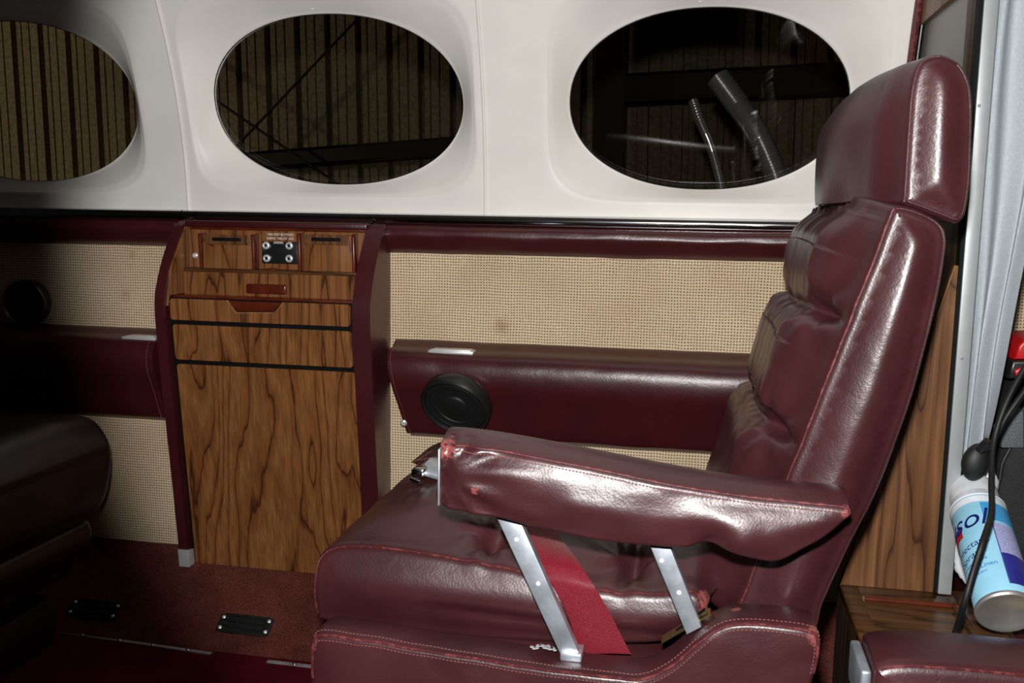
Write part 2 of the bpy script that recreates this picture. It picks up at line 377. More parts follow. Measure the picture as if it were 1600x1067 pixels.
def cushion(prof, y0, y1, r, k=6, M_=40, bulge=.0, disp=None, capw=.045, spine=None):
    """upholstered solid: closed side profile (x, z), from y0 to y1, rolled edges of radius r"""
    pr_ = catmull([Vector((x, 0, z)) for x, z in prof], k, True); n = len(pr_)
    area = sum(pr_[i].x*pr_[(i+1) % n].z-pr_[(i+1) % n].x*pr_[i].z for i in range(n)); sg = 1 if area > 0 else -1
    nor = []
    for i in range(n):
        t = pr_[(i+1) % n]-pr_[i-1]; nv = Vector((t.z, 0, -t.x))*sg; nv.normalize(); nor.append(nv)
    cen = sum(pr_, Vector())/n
    # quarter-round: dist from end = r(1-cos b), inset = r(1-sin b)
    seq = [(r*(1-cos(b)), r*(1-sin(b))) for b in [i/6*pi/2 for i in range(7)]]
    rows = []
    wy = y1-y0
    for d, ins in seq: rows.append((y0+d, ins, 1))
    for j in range(1, M_): rows.append((y0+r+(wy-2*r)*j/M_, 0, 1))
    for d, ins in reversed(seq): rows.append((y1-d, ins, 1))
    bm = bmesh.new(); grid = []
    def inset(q_):
        P_ = [pr_[i]-nor[i]*q_ for i in range(n)]
        if q_ <= 0: return P_
        for _ in range(60):
            bad = [i for i in range(n) if (P_[(i+1) % n]-P_[i]).dot(pr_[(i+1) % n]-pr_[i]) < -1e-12]
            if not bad: break
            for i in bad: m_ = (P_[i]+P_[(i+1) % n])/2; P_[i] = m_.copy(); P_[(i+1) % n] = m_.copy()
            for i in bad:
                j = (i+1) % n; P_[i] = (P_[i-1]+P_[i]*2+P_[j])/4; P_[j] = (P_[i]+P_[j]*2+P_[(j+1) % n])/4
        return P_
    for y, ins, s in rows:
        Pi = inset(ins)
        ring = []
        for i in range(n):
            p = Pi[i]
            q = Vector((p.x, y, p.z))
            if disp: q = q+disp(q, nor[i], (y-y0)/wy, i/n)
            ring.append(bm.verts.new(q))
        grid.append(ring)
    for A, Bq in zip(grid, grid[1:]):
        for i in range(n): bm.faces.new((A[i], A[(i+1) % n], Bq[(i+1) % n], Bq[i]))
    # domed ends, meshed as a fine net inside the outline
    poly = [Vector((p.x, p.z)) for p in inset(r)]
    segs = [(poly[i], poly[(i+1) % n]-poly[i]) for i in range(n)]
    def dist(q):
        b = 1e9
        for a, d in segs:
            L2 = d.length_squared
            t = max(0, min(1, (q-a).dot(d)/L2)) if L2 > 0 else 0
            e = (q-a-d*t).length_squared
            if e < b: b = e
        return sqrt(b)
    def inside(q):
        c = False
        for i in range(n):
            a, b = poly[i], poly[i-1]
            if (a.y > q.y) != (b.y > q.y) and q.x < (b.x-a.x)*(q.y-a.y)/(b.y-a.y)+a.x: c = not c
        return c
    st_ = .0062; inner = []
    yy = min(q.y for q in poly); row = 0
    while yy < max(q.y for q in poly):
        xx = min(q.x for q in poly)+(row % 2)*st_/2
        while xx < max(q.x for q in poly):
            q = Vector((xx, yy))
            if inside(q):
                d = dist(q)
                if d > .0028: inner.append((q, d))
            xx += st_
        yy += st_*.87; row += 1
    cv, ce, cf, ov, oe, of = delaunay_2d_cdt(poly+[q for q, d in inner], [(i, (i+1) % n) for i in range(n)], [], 1, 1e-7)
    for ring_, ye, sy in ((grid[0], y0, -1), (grid[-1], y1, 1)):
        vm = []
        for i, q in enumerate(cv):
            o_ = [a for a in ov[i] if a < n]
            if o_: vm.append(ring_[o_[0]]); continue
            o2_ = [a for a in ov[i] if a >= n]
            d = inner[o2_[0]-n][1] if o2_ else 0
            t = min(1, d/capw); p = Vector((q.x, ye+sy*bulge*(1-(1-t)**2), q.y))
            if disp: p = p+disp(p, Vector(), 0 if sy < 0 else 1, .5)
            vm.append(bm.verts.new(p))
        for f in cf:
            if len({vm[a] for a in f}) == len(f):
                try: bm.faces.new([vm[a] for a in f])
                except ValueError: pass
    pts = [[v.co.copy() for v in ring] for ring in grid]
    ne = 0
    return bm, pts, dict(near=ne+3, far=len(rows)-1-ne-3, n=n, k=k)
def text_mesh(s, size, name='lettering', extrude=.0003, align='CENTER', spacing=1.0, shear=0.):
    cu = bpy.data.curves.new(name, 'FONT'); cu.body = s; cu.size = size; cu.align_x = align; cu.extrude = extrude; cu.space_character = spacing; cu.shear = shear
    o = bpy.data.objects.new(name, cu); C.objects.link(o)
    bpy.context.view_layer.update()
    me = bpy.data.meshes.new_from_object(o.evaluated_get(bpy.context.evaluated_depsgraph_get()))
    bpy.data.objects.remove(o); bpy.data.curves.remove(cu); return me
def xz(pts, y): return [(lambda p: (p.x, p.z))(P(a, b, y=y)) for a, b in pts]

# ------------------------------------------------------------------ the shell of the cabin
YW = 1.70
def wall_y(z): return YW if z < .8 else YW-.60*(z-.8)**2-.03*(z-.8)
ZR = .793                      # top of the metal rail
XB = .319                      # partition behind the seat

def window(num, cx, cz, x0, x1, ex=.247, ez=.153, rx=.272, rz=.172, top=1.34, rcx=None):
    """moulded cream panel: rounded-rectangle recess running down to an oval opening"""
    if rcx is None: rcx = cx
    bm = bmesh.new(); N = 144; rings = []; D = .045
    def rr(t, a, b, n): c, s = cos(t), sin(t); q = (abs(c/a)**n+abs(s/b)**n)**(-1/n); return c*q, s*q
    def rect(t):
        c, s = cos(t), sin(t); opts = []
        if c > 1e-9: opts.append((x1-rcx)/c)
        if c < -1e-9: opts.append((x0-rcx)/c)
        if s > 1e-9: opts.append((top-cz)/s)
        if s < -1e-9: opts.append((ZR-cz)/s)
        q = min(opts); return c*q, s*q
    ths = [2*pi*i/N for i in range(N)]
    for c_ in ((x1, top), (x0, top), (x0, ZR), (x1, ZR)):
        a = atan2(c_[1]-cz, c_[0]-rcx) % (2*pi); i = min(range(N), key=lambda j: abs(ths[j]-a)); ths[i] = a
    def ring(f):
        out = []
        for t in ths:
            x, z, d = f(t); out.append(bm.verts.new((x, wall_y(z)+d, z)))
        rings.append(out)
    def E(t, k=0):
        ee = rr(t, ex+k, ez+k, 2.12); return cx+ee[0], cz+ee[1]
    for k, d in ((.0015, D+.012), (0, D+.002), (.0008, D-.0025)):
        ring(lambda t: (*E(t, k), d))
    for s in (.06, .15, .26, .38, .5, .62, .74, .84, .91, .96, 1.0, 1.04, 1.09):
        def f(t, s=s):
            a = E(t); b = rr(t, rx, rz, 5.2); b = (rcx+b[0], cz+.001+b[1])
            x = a[0]+(b[0]-a[0])*s; z = a[1]+(b[1]-a[1])*s
            lin = max(0, 1-s); d = D*lin**1.15
            if s > .84: d = D*.16**1.15*(1-smooth(s, .84, 1.09))*.9
            return x, z, d
        ring(f)
    for s in (.12, .4, .7, 1):
        def g(t, s=s):
            b = rr(t, rx*1.0, rz*1.0, 5.2); a = E(t); b = (rcx+b[0], cz+b[1]); b = (a[0]+(b[0]-a[0])*1.09, a[1]+(b[1]-a[1])*1.09)
            r_ = rect(t); r_ = (rcx+r_[0], cz+r_[1])
            return b[0]+(r_[0]-b[0])*s, b[1]+(r_[1]-b[1])*s, 0
        ring(g)
    for A, Bq in zip(rings, rings[1:]):
        for i in range(N): bm.faces.new((A[i], A[(i+1) % N], Bq[(i+1) % N], Bq[i]))
    o = struct('window_%d' % num, bm, 'white', angle=60)
    # pane (slightly domed sheet), dark gasket, four fixing screws
    bm = bmesh.new(); prev = None; rows = []
    for q in (0.0, .25, .5, .75, .93, 1.0):
        if q == 0: rows.append([bm.verts.new((cx, wall_y(cz)+D+.010, cz))]); continue
        rg = []
        for i in range(72):
            t = 2*pi*i/72; e = rr(t, ex+.006, ez+.006, 2.12); x = cx+e[0]*q; z = cz+e[1]*q
            rg.append(bm.verts.new((x, wall_y(cz)+D+.010-.27*(z-cz), z)))
        rows.append(rg)
    for A, Bq in zip(rows, rows[1:]):
        for i in range(72):
            if len(A) == 1: bm.faces.new((A[0], Bq[i], Bq[(i+1) % 72]))
            else: bm.faces.new((A[i], A[(i+1) % 72], Bq[(i+1) % 72], Bq[i]))
    obj('pane', bm, 'glass', o)
    pts = []
    for i in range(96):
        x, z = E(2*pi*i/96, .0012); pts.append((x, wall_y(z)+D+.003, z))
    obj('gasket', T(pts, .0022, closed=True), 'rubber', o)
    for t, k in ((0, .010), (pi, .012), (pi/2+.1, .008), (-pi/2-.03, .014)):
        x, z = E(t, k); p = Vector((x, wall_y(z)+D*.74, z)); 
        screw(o, p, (-.3*cos(t), -1, -.3*sin(t)), .0036, 'white')
    return o
SE = [-1.60, -.965, -.384, XB]
window(1, -1.318, .995, SE[0], SE[1], ex=.243, ez=.149)
window(2, -.672, .994, SE[1]+.004, SE[2]-.002, ex=.242, ez=.148)
window(3, -.002, .991, SE[2]+.002, SE[3], ex=.235, ez=.147, rx=.276, rz=.170, rcx=.008)
for i in (1, 2):     # rolled seams between the panels
    zs = [ZR+.547*j/24 for j in range(25)]
    struct('trim_%d' % i, T([(SE[i]+.001, wall_y(z)-.0005, z) for z in zs], .0032), 'white')
# curved ceiling above the window panels
bm = bmesh.new()
prof = []
for i in range(25):
    a = i/24; z = 1.34+.36*sin(a*pi/2); y = wall_y(1.34)-(wall_y(1.34)-.35)*(1-cos(a*pi/2)); prof.append((y, z))
prof += [(-.2, 1.70)]
for x in (0,):
    V = [[bm.verts.new((xx, y, z)) for y, z in prof] for xx in (-1.9, -.9, 0, 1.2)]
    for A, Bq in zip(V, V[1:]):
        for i in range(len(prof)-1): bm.faces.new((A[i], A[i+1], Bq[i+1], Bq[i]))
struct('ceiling', bm, 'white')
bm = bmesh.new()     # cloth-covered side wall
V = []
for j in range(29):
    z = .118+(ZR-.03-.118)*j/28; V.append([bm.verts.new((x, YW-.004*sin((z-.118)/.65*pi), z)) for x in (-1.9, -1.2, -.6, 0, XB)])
for A, Bq in zip(V, V[1:]):
    for i in range(4): bm.faces.new((A[i], A[i+1], Bq[i+1], Bq[i]))
struct('wall_side', bm, 'tweed')
bm = bmesh.new()     # carpeted kick slope
V = []
for j in range(17):
    t = j/16; y = YW-.022-(.158)*(t**1.5); z = .134-.134*t+.012*sin(t*pi)
    V.append([bm.verts.new((-1.9+2.24*i/60, y+.0015*noise.noise((i*.7, j*.8, 0)), z+.002*noise.noise((i*.5, j*.6, 3)))) for i in range(61)])
for A, Bq in zip(V, V[1:]):
    for i in range(60): bm.faces.new((A[i], A[i+1], Bq[i+1], Bq[i]))
bm.faces.ensure_lookup_table()
struct('wall_kick', bm, 'carpet')
struct('floor', B((-1.9, -.6, -.03), (1.2, 1.56, 0)), 'carpet_red')
bm = bmesh.new()
a, b = P(95, 988, z=.001), P(330, 1021, z=.001); c, d = P(418, 1033, z=.001), P(560, 1050, z=.001)
st = tag(link('floor_strip', *(lambda bb: (bb, 'chrome'))((lambda m: (strip(m, [(a, (0, 1, 0)), (b, (0, 1, 0))], .008, .002), m)[1])(bmesh.new()).__class__ and None or bpy.data.meshes.new('floor_strip'))) if False else obj('floor_strip', (lambda m: (strip(m, [(a, (0, 1, 0)), (b, (0, 1, 0))], .008, .002), m)[1])(bmesh.new()), 'alu'),
         'long riveted metal strip along the carpet edge at the wall foot', 'trim')
for t in (.15, .4, .62, .85): screw(st, a.lerp(b, t)+Vector((0, 0, .001)), (0, 0, 1), .0035, 'chrome', 'rivet')
obj_ = obj('floor_strip', (lambda m: (strip(m, [(c, (0, 1, 0)), (d, (0, 1, 0))], .008, .002), m)[1])(bmesh.new()), 'alu')
tag(obj_, 'short metal floor strip running under the front of the burgundy seat', 'trim')
for t in (.3, .75): screw(obj_, c.lerp(d, t)+Vector((0, 0, .001)), (0, 0, 1), .0035, 'chrome', 'rivet')
bm.free()

# ------------------------------------------------------------------ rail and padded roll
def extr(name, prof, x0, x1, mat, lab=None, cat=None, kind=None, bev=0, ns=60, wob=.0, skew=(0, 0)):
    """horizontal moulding: profile (y, z) run from x0 to x1"""
    bm = bmesh.new(); rows = []
    for i in range(ns+1):
        t = i/ns; row = []
        for j, (y, z) in enumerate(prof):
            u = j/len(prof)
            nn = noise.noise((t*(x1-x0)*9, u*3, x0))*wob
            x = x0+(x1-x0)*t
            if skew[0] and t < .5: x += skew[0]*(max(q[1] for q in prof)-z)*(1-2*t)
            row.append(bm.verts.new((x, y-abs(nn), z+nn*.5)))
        rows.append(row)
    n = len(prof)
    for A, Bq in zip(rows, rows[1:]):
        for j in range(n): bm.faces.new((A[j], A[(j+1) % n], Bq[(j+1) % n], Bq[j]))
    bm.faces.new(rows[0]); bm.faces.new(rows[-1][::-1])
    if kind: o = struct(name, bm, mat)
    else: o = tag(obj(name, bm, mat), lab, cat)
    return o
rail = [(YW+.004, ZR+.001), (YW-.010, ZR+.001), (YW-.0165, ZR-.0015), (YW-.0185, ZR-.005), (YW-.0192, ZR-.009), (YW-.0185, ZR-.013), (YW-.016, ZR-.0175), (YW+.004, ZR-.0185)]
extr('trim_3', rail, -1.9, -.972, 'chrome', kind=1)
extr('trim_4', rail, -.970, XB, 'chrome', kind=1)
def padprof(zt, zb, dep):
    return [(YW+.004, zt), (YW-dep*.4, zt-.001), (YW-dep*.85, zt-.006), (YW-dep, zt-.016), (YW-dep*.95, (zt+zb)/2), (YW-dep*.55, zb+.008), (YW-dep*.2, zb), (YW+.004, zb)]
def closed_y(prof, k=4):
    c = catmull([Vector((0, y, z)) for y, z in prof], k, True); return [(p.y, p.z) for p in c]
extr('padded_roll', closed_y(padprof(ZR-.018, ZR-.066, .026)), -1.9, -.978, 'leather_flat', 'burgundy padded roll under the rail, left of the wood cabinet', 'padding', wob=.002)
extr('padded_roll', closed_y(padprof(ZR-.018, ZR-.068, .026)), -.566, XB-.001, 'leather_flat', 'burgundy padded roll under the rail, right of the wood cabinet', 'padding', wob=.003)

# ------------------------------------------------------------------ wall-mounted armrests
ZT = P(650, 543, y=1.67).z; ZBt = P(650, 672, y=1.68).z
LED = [(YW+.003, ZT), (1.660, ZT+.001), (1.632, ZT-.006), (1.620, ZT-.028), (1.622, ZT-.06), (1.640, ZT-.10), (1.662, ZBt+.004), (1.672, ZBt-.002), (YW+.003, ZBt-.002)]
xe = P(603, 560, y=1.63).x
o = extr('padded_ledge', closed_y(LED, 5), xe, XB-.002, 'leather_flat', 'burgundy padded wall ledge behind the seat, with a black loudspeaker on it', 'armrest', ns=80, wob=.0035, skew=(.17, 0))
led_c = [Vector((xe+.008+.17*(ZT-z), y-.0012, z)) for y, z in closed_y(LED, 5)[6:38]]
obj('stitching', stitches(led_c), 'stitch', o)
sb = P(631, 660, y=1.655); screw(o, sb, (0, -1, -.3), .0065)
o2 = extr('padded_ledge', closed_y(LED, 5), -1.9, P(243, 560, y=1.63).x, 'leather_flat', 'burgundy padded wall ledge in shadow, left of the wood cabinet', 'armrest', ns=80, wob=.0035)
obj('stitching', stitches([Vector((P(243, 560, y=1.63).x-.012, y-.0012, z)) for y, z in closed_y(LED, 5)[6:38]]), 'stitch', o2)
def ashtray(px0, px1, py, lab):
    a = P(px0, py, z=ZT+.004); b = P(px1, py, z=ZT+.004)
    t = thing('ashtray', ((a.x+b.x)/2, 1.655, ZT-.002), lab, 'ashtray', 'flush ashtrays in the wall armrests')
    obj('frame', B((a.x, 1.636, ZT-.004), (b.x, 1.676, ZT+.0016), .001), 'nickel', t)
    obj('lid', B((a.x+.006, 1.641, ZT+.0012), (b.x-.006, 1.672, ZT+.003), .0006), 'nickel', t)
ashtray(664, 740, 547, 'thin metal ashtray lid on top of the wall armrest above the oval speaker')
ashtray(150, 215, 532, 'dim metal ashtray lid on the wall armrest left of the wood cabinet')

def speaker(c, ax, r, lab, cone=True):
    ax = Vector(ax).normalized()
    t = thing('loudspeaker', Vector(c)-ax*.02, lab, 'speaker')
    obj('housing', L([(0, -.022), (r*.9, -.022), (r*.985, -.014), (r, 0), (r*.985, .006), (r*.93, .009), (r*.87, .006), (r*.86, .001), (0, .001)], c, ax, 72), 'black', t)
    bm = bmesh.new(); lathe(bm, [(r*.85, .0035), (r*.6, .0025), (r*.58, .0012), (r*.36, .0015), (r*.33, .0045), (r*.2, .0065), (0, .007)], c, ax, 64)
    lathe(bm, [(r*.74, .0026), (r*.75, .0055), (r*.77, .0055), (r*.78, .0026)], c, ax, 64)
    obj('grille', bm, 'rubber', t)
    u = ax.to_track_quat('Z', 'Y'); dn = Vector((0, 0, -1)); dn = (dn-ax*dn.dot(ax)).normalized(); sx = dn.cross(ax)
    p = Vector(c)+dn*r*.86+ax*.008; bm = bmesh.new()
    prism(bm, [p+sx*.008-dn*.008, p-sx*.008-dn*.008, p-sx*.008+dn*.008, p+sx*.008+dn*.008], ax*.003, .0008)
    obj('release_tab', bm, 'black', t)
speaker(P(712, 634, y=1.612), (-.12, -.82, -.52), .0645, 'black round loudspeaker on the wall armrest below the beige cloth')
speaker(P(40, 473, y=1.672), (.1, -1, 0), .046, 'black round loudspeaker on the shadowed cloth, left of the wood cabinet')

# ------------------------------------------------------------------ wood cabinet with stowed table
YF = 1.598
def yf(z): return YF if z > .60 else YF+.118*(.60-z)
zc = lambda py, y=1.6: P(410, py, y=y).z
xl = P(263, 470, y=YF).x; xr = P(554, 480, y=YF).x
ZB0 = P(300, 880, y=1.655).z
cab = thing('storage_cabinet', ((xl+xr)/2, 1.69, ZB0), 'walnut grain cabinet with burgundy sides, drawers and a tall door, below the rail', 'cabinet')
def side_panel(xa, xb, lab):
    bm = bmesh.new()
    pts = [(YW+.002, .775), (1.672, .774), (1.655, .762), (1.615, .706), (1.590, .655), (1.583, .62), (1.588, .55), (yf(.3)-.014, .3), (yf(ZB0)-.014, ZB0), (YW+.002, ZB0)]
    pts = [(YW+.002, .775)]+[(p.y, p.z) for p in catmull([Vector((0, y, z)) for y, z in pts[1:-1]], 5)]+[(YW+.002, ZB0)]
    prism(bm, [Vector((xa, y, z)) for y, z in pts], (xb-xa, 0, 0), .0085, 4)
    return obj('side_panel', bm, 'leather_flat', cab, angle=50)
sp1 = side_panel(xl-.019, xl-.001, ''); sp2 = side_panel(xr+.001, xr+.034, '')
# pale wood lining on the inner face of the left side
bm = bmesh.new(); prism(bm, [Vector((xl-.001, y, z)) for y, z in ((1.69, .765), (1.664, .763), (1.606, .685), (1.593, .62), (1.60, zc(466)), (1.69, zc(466)))], (.004, 0, 0))
plabel(obj('side_lining', bm, 'wood_b', cab, smooth=False), 'walnut lining of the left side')
bm = bmesh.new(); prism(bm, [Vector((xl-.020, yf(z)-.017 if k else 1.695, z)) for z, k in ((ZB0+.022, 0), (ZB0+.034, 1), (ZB0-.002, 1), (ZB0-.002, 0))], (.022, 0, 0), .001)
plabel(obj('corner_guard', bm, 'nickel', cab, smooth=False), 'scuffed silver corner at the foot of the left side')
obj('backing', B((xl+.001, yf(ZB0)+.008, ZB0), (xr-.001, 1.69, zc(470)), 0), 'blackgap', cab)
bm = bmesh.new(); prism(bm, [Vector((xl, yf(z)+.004, z)) for z in (zc(470), .6, ZB0+.001)]+[Vector((xl, 1.68, ZB0+.001)), Vector((xl, 1.68, zc(470)))], (xr-xl, 0, 0))
plabel(obj('gap_lining', bm, 'blackgap', cab, smooth=False), 'black surround between the fronts')
YB = 1.672
obj('back_panel', B((xl, YB, zc(420, YB)), (xr+.001, 1.685, zc(352, YB)), 0), 'wood_b', cab, smooth=False)
obj('top_trim', B((xl+.004, 1.655, zc(356, 1.66)), (xr+.002, 1.70, zc(346, 1.66)), .003), 'leather_flat', cab)
plabel(obj('top_rail', B((xl+.01, 1.662, zc(360, 1.66)), (xr, 1.68, zc(356, 1.66)), .001), 'mahog', cab), 'thin mahogany rail')
def front(name, z1, z0, x0, x1, mat, rad=.006, th=.008, parent=cab, y=None, notch=None):
    """board with rounded corners lying on the sloping front"""
    pts = []
    for cx, cz, a0 in ((x1-rad, z1-rad, 0), (x0+rad, z1-rad, 90), (x0+rad, z0+rad, 180), (x1-rad, z0+rad, 270)):
        for j in range(5): a = radians(a0+22.5*j); pts.append((cx+rad*cos(a), cz+rad*sin(a)))
        if a0 == 0 and notch: pts += notch
    bm = bmesh.new(); yy = (lambda z: y) if y else (lambda z: yf(z)-.002)
    prism(bm, [Vector((px, yy(pz), pz)) for px, pz in pts], (0, th, 0), .0008, 1)
    return obj(name, bm, mat, parent, angle=25)
zt2 = zc(427, 1.645)
obj('ledge', B((xl+.008, 1.640, zt2), (xr, YB+.004, zt2+.006), .0012), 'wood_shelf', cab)
plabel(obj('latch', B((P(415, 420, y=1.645).x, 1.646, zt2+.005), (P(428, 420, y=1.645).x, 1.662, zt2+.0095), .001), 'mahog', cab), 'small mahogany catch')
tb = front('folding_table', zt2, zc(466, 1.645), xl+.006, xr-.001, 'wood_b', .002, .012, y=1.644)
hp = [(P(a, b, y=1.64)) for a, b in ((383, 443), (447, 461))]
bm = bmesh.new(); box(bm, (hp[0].x, 1.6405, hp[1].z), (hp[1].x, 1.648, hp[0].z), .004, 3); plabel(obj('pull', bm, 'mahog', tb), 'mahogany recessed pull')
obj('lower_rail', B((xl+.001, 1.612, zc(470, 1.61)), (xr, 1.66, zc(466, 1.61)), .001), 'mahog', cab)
q = lambda a, b: (P(a, b, y=YF).x, P(a, b, y=YF).z)
ztd = zc(471)
def zz(py): return P(410, py, y=1.6).z
n0, n1, n2, n3 = q(442, 472), q(430, 488), q(370, 488), q(356, 472)
d1 = front('drawer', ztd, zz(505), xl+.003, xr-.008, 'wood_b', notch=[(n0[0], ztd), (n1[0], n1[1]), (n2[0], n2[1]), (n3[0], ztd)])
bm = bmesh.new(); prism(bm, [Vector((x, YF-.0005, z)) for x, z in ((n0[0]-.003, ztd-.001), (n1[0]-.002, n1[1]+.002), (n2[0]+.002, n2[1]+.002), (n3[0]+.003, ztd-.001))], (0, .006, 0), .001, 2)
plabel(obj('pull', bm, 'mahog', d1), 'mahogany trapezoid pull')
bm = bmesh.new(); tube(bm, [Vector((x, YF-.002, z)) for x, z in ((n0[0]+.0008, ztd), (n1[0]+.001, n1[1]-.001), (n2[0]-.001, n2[1]-.001), (n3[0]-.0008, ztd))], .0011)
plabel(obj('pull_edge', bm, 'wood_edge', d1), 'pale edge round the pull')
d2 = front('drawer', zz(512), zz(569), xl+.006, xr-.007, 'wood_b')
dr = front('door', zz(576), ZB0+.002, xl+.007, xr-.004, 'wood')
# two small flip-out holders either side of the socket plate
def holder(x0, x1, lab):
    y = 1.655
    A = P(x0, 366, y=y); Bb = P(x1, 412, y=y); zt = A.z; z0 = zt2+.006
    h = obj('cup_holder', B((A.x+.006, y, z0), (Bb.x-.006, YB+.002, zt-.001), .001), 'wood_b', cab)
    plabel(h, lab)
    bm = bmesh.new(); prism(bm, [Vector((xx, y-.004, zc_)) for xx, zc_ in ((A.x+.012, zt-.018), (Bb.x-.012, zt-.018), (Bb.x-.012, zt-.007), (Bb.x-.018, zt), (A.x+.018, zt), (A.x+.012, zt-.007))], (0, .006, 0), .0008)
    obj('flap', bm, 'wood_c', h, smooth=False)
    obj('finger_slot', B((A.x+.027, y-.0048, zt-.0115), (Bb.x-.027, y-.003, zt-.005), .0006), 'blackgap', h)
    for xx in (A.x, Bb.x-.006):
        b2 = bmesh.new(); prism(b2, [Vector((xx, yy, z)) for yy, z in ((YB+.002, zt+.003), (y-.006, zt+.002), (y-.008, zt-.003), (y-.004, z0), (YB+.002, z0))], (.005, 0, 0), .001)
        obj('bracket', b2, 'mahog', h)
holder(312, 400, 'left flip-out cup holder'); holder(466, 556, 'right flip-out cup holder')
pa = P(407, 377, y=1.66); pb = P(464, 413, y=1.66)
pl = obj('socket_plate', B((pa.x, 1.664, pb.z), (pb.x, YB+.002, pa.z), .002), 'black', cab); plabel(pl, 'black plate with four round jacks')
for a, b in ((416, 383.5), (452, 384), (417, 403.5), (452, 404)):
    p = P(a, b, y=1.663)
    plabel(obj('socket', L([(0, -.001), (.0026, -.001), (.0028, .0035), (.0042, .0045), (.0048, .0028), (.0068, .0022), (.0072, 0), (.0072, -.002), (0, -.002)], p, (0, -1, 0), 28), 'nickel', pl), 'chrome round jack')
    obj('socket_hole', L([(.0024, .002), (0, .002)], p, (0, -1, 0), 20), 'blackgap', pl)
screw(cab, P(305, 399, y=1.671), (0, -1, 0), .0055)
for i, s in enumerate(('TABLE MUST BE STOWED', 'DURING  TAKE-OFF  AND', 'LANDING')):
    me = text_mesh(s, .0072, extrude=.0002, spacing=1.02)
    wd = max(v.co.x for v in me.vertices)-min(v.co.x for v in me.vertices)
    tgt = (.053, .053, .019)[i]
    p = P(435, 368.5+6.2*i, y=1.6635)
    if i == 2: p = P(435, 381, y=1.6635)
    me.transform(Matrix.Translation(Vector((p.x, 1.6635 if i == 2 else YB-.0006, p.z+.0002))) @ Matrix.Rotation(pi/2, 4, 'X') @ Matrix.Diagonal((tgt/wd, .86, 1, 1)))
    link('lettering', me, 'white_paint', cab)

# ------------------------------------------------------------------ vents in the carpeted kick
def vent(px, py, w_, lab):
    # local slope of the kick at this height
    best = None
    for j in range(400):
        t = j/400; y = YW-.022-.158*(t**1.5); z = .134-.134*t+.012*sin(t*pi); p = P(px, py, y=y); e = abs(p.z-z)
        if best is None or e < best[0]: best = (e, t, p)
    t, c = best[1], best[2]
    dt = .02; f = lambda t: Vector((0, YW-.022-.158*(t**1.5), .134-.134*t+.012*sin(t*pi)))
    dn = (f(t+dt)-f(t-dt)).normalized(); n = dn.cross(Vector((1, 0, 0))).normalized()
    if n.y > 0: n = -n
    R3 = Matrix((Vector((1, 0, 0)), -dn, n)).transposed().to_4x4(); R3.translation = c+n*.001
    v = thing('air_vent', c, lab, 'vent', 'slotted vents in the carpeted wall foot')
    bm = bmesh.new(); h = .034; 
    box(bm, (-w_/2, -h/2, -.003), (w_/2, h/2, .0), 0)
    for yy in (-h/2, -h/6+.0, h/6, h/2): box(bm, (-w_/2, yy-.0022, -.001), (w_/2, yy+.0022, .003), .0006)
    for xx in (-w_/2, w_/2): box(bm, (xx-.008, -h/2, -.001), (xx+.008, h/2, .003), .0008)
    for xx in (-w_/6, w_/6): box(bm, (xx-.002, -h/2, -.001), (xx+.002, h/2, .0028), 0)
    bm.transform(R3); obj('grille', bm, 'black', v)
    for sx in (-1, 1):
        for sy in (-.62, .62): screw(v, R3 @ Vector((sx*(w_/2+.001), sy*h*.5, .003)), n, .0035)
vent(383, 977, .088, 'black slotted vent in the maroon carpet below the wood cabinet')
vent(148, 953, .088, 'black slotted vent in the carpet nearest the dark left seat')

# ------------------------------------------------------------------ the burgundy seat
def N3(p, s, seed=0.): return noise.noise(Vector((p.x*s+seed, p.y*s, p.z*s)))
YN, YFAR = 1.03, 1.49
seat = thing('cabin_seat', (-.1, 1.24, 0), 'large burgundy leather cabin seat with headrest, raised armrest and tan stitching', 'seat')
# backrest ---------------------------------------------------------
seamB = [(1398, 322), (1385, 345), (1365, 400), (1345, 450), (1325, 500), (1302, 560), (1278, 620), (1255, 680), (1236, 725), (1212, 790), (1190, 850), (1168, 910), (1150, 985)]
rearB = [(1262, 1000), (1290, 940), (1330, 855), (1368, 780), (1400, 700), (1428, 620), (1450, 540), (1467, 470), (1478, 410), (1481, 370), (1468, 345), (1430, 326)]
profB = xz(seamB+rearB, YN)
zs_c1 = P(1322, 500, y=YN).z; zs_c2 = P(1245, 697, y=YN).z; zt_ = max(z for x, z in profB); zlow = .43
def seam_x(z):
    s = sorted([(b, a) for a, b in profB[:13]])
    for (z0, x0), (z1, x1) in zip(s, s[1:]):
        if z0 <= z <= z1: return x0+(x1-x0)*(z-z0)/(z1-z0)
    return s[0][1] if z < s[0][0] else s[-1][1]
DB = Vector((-.95, 0, .31))
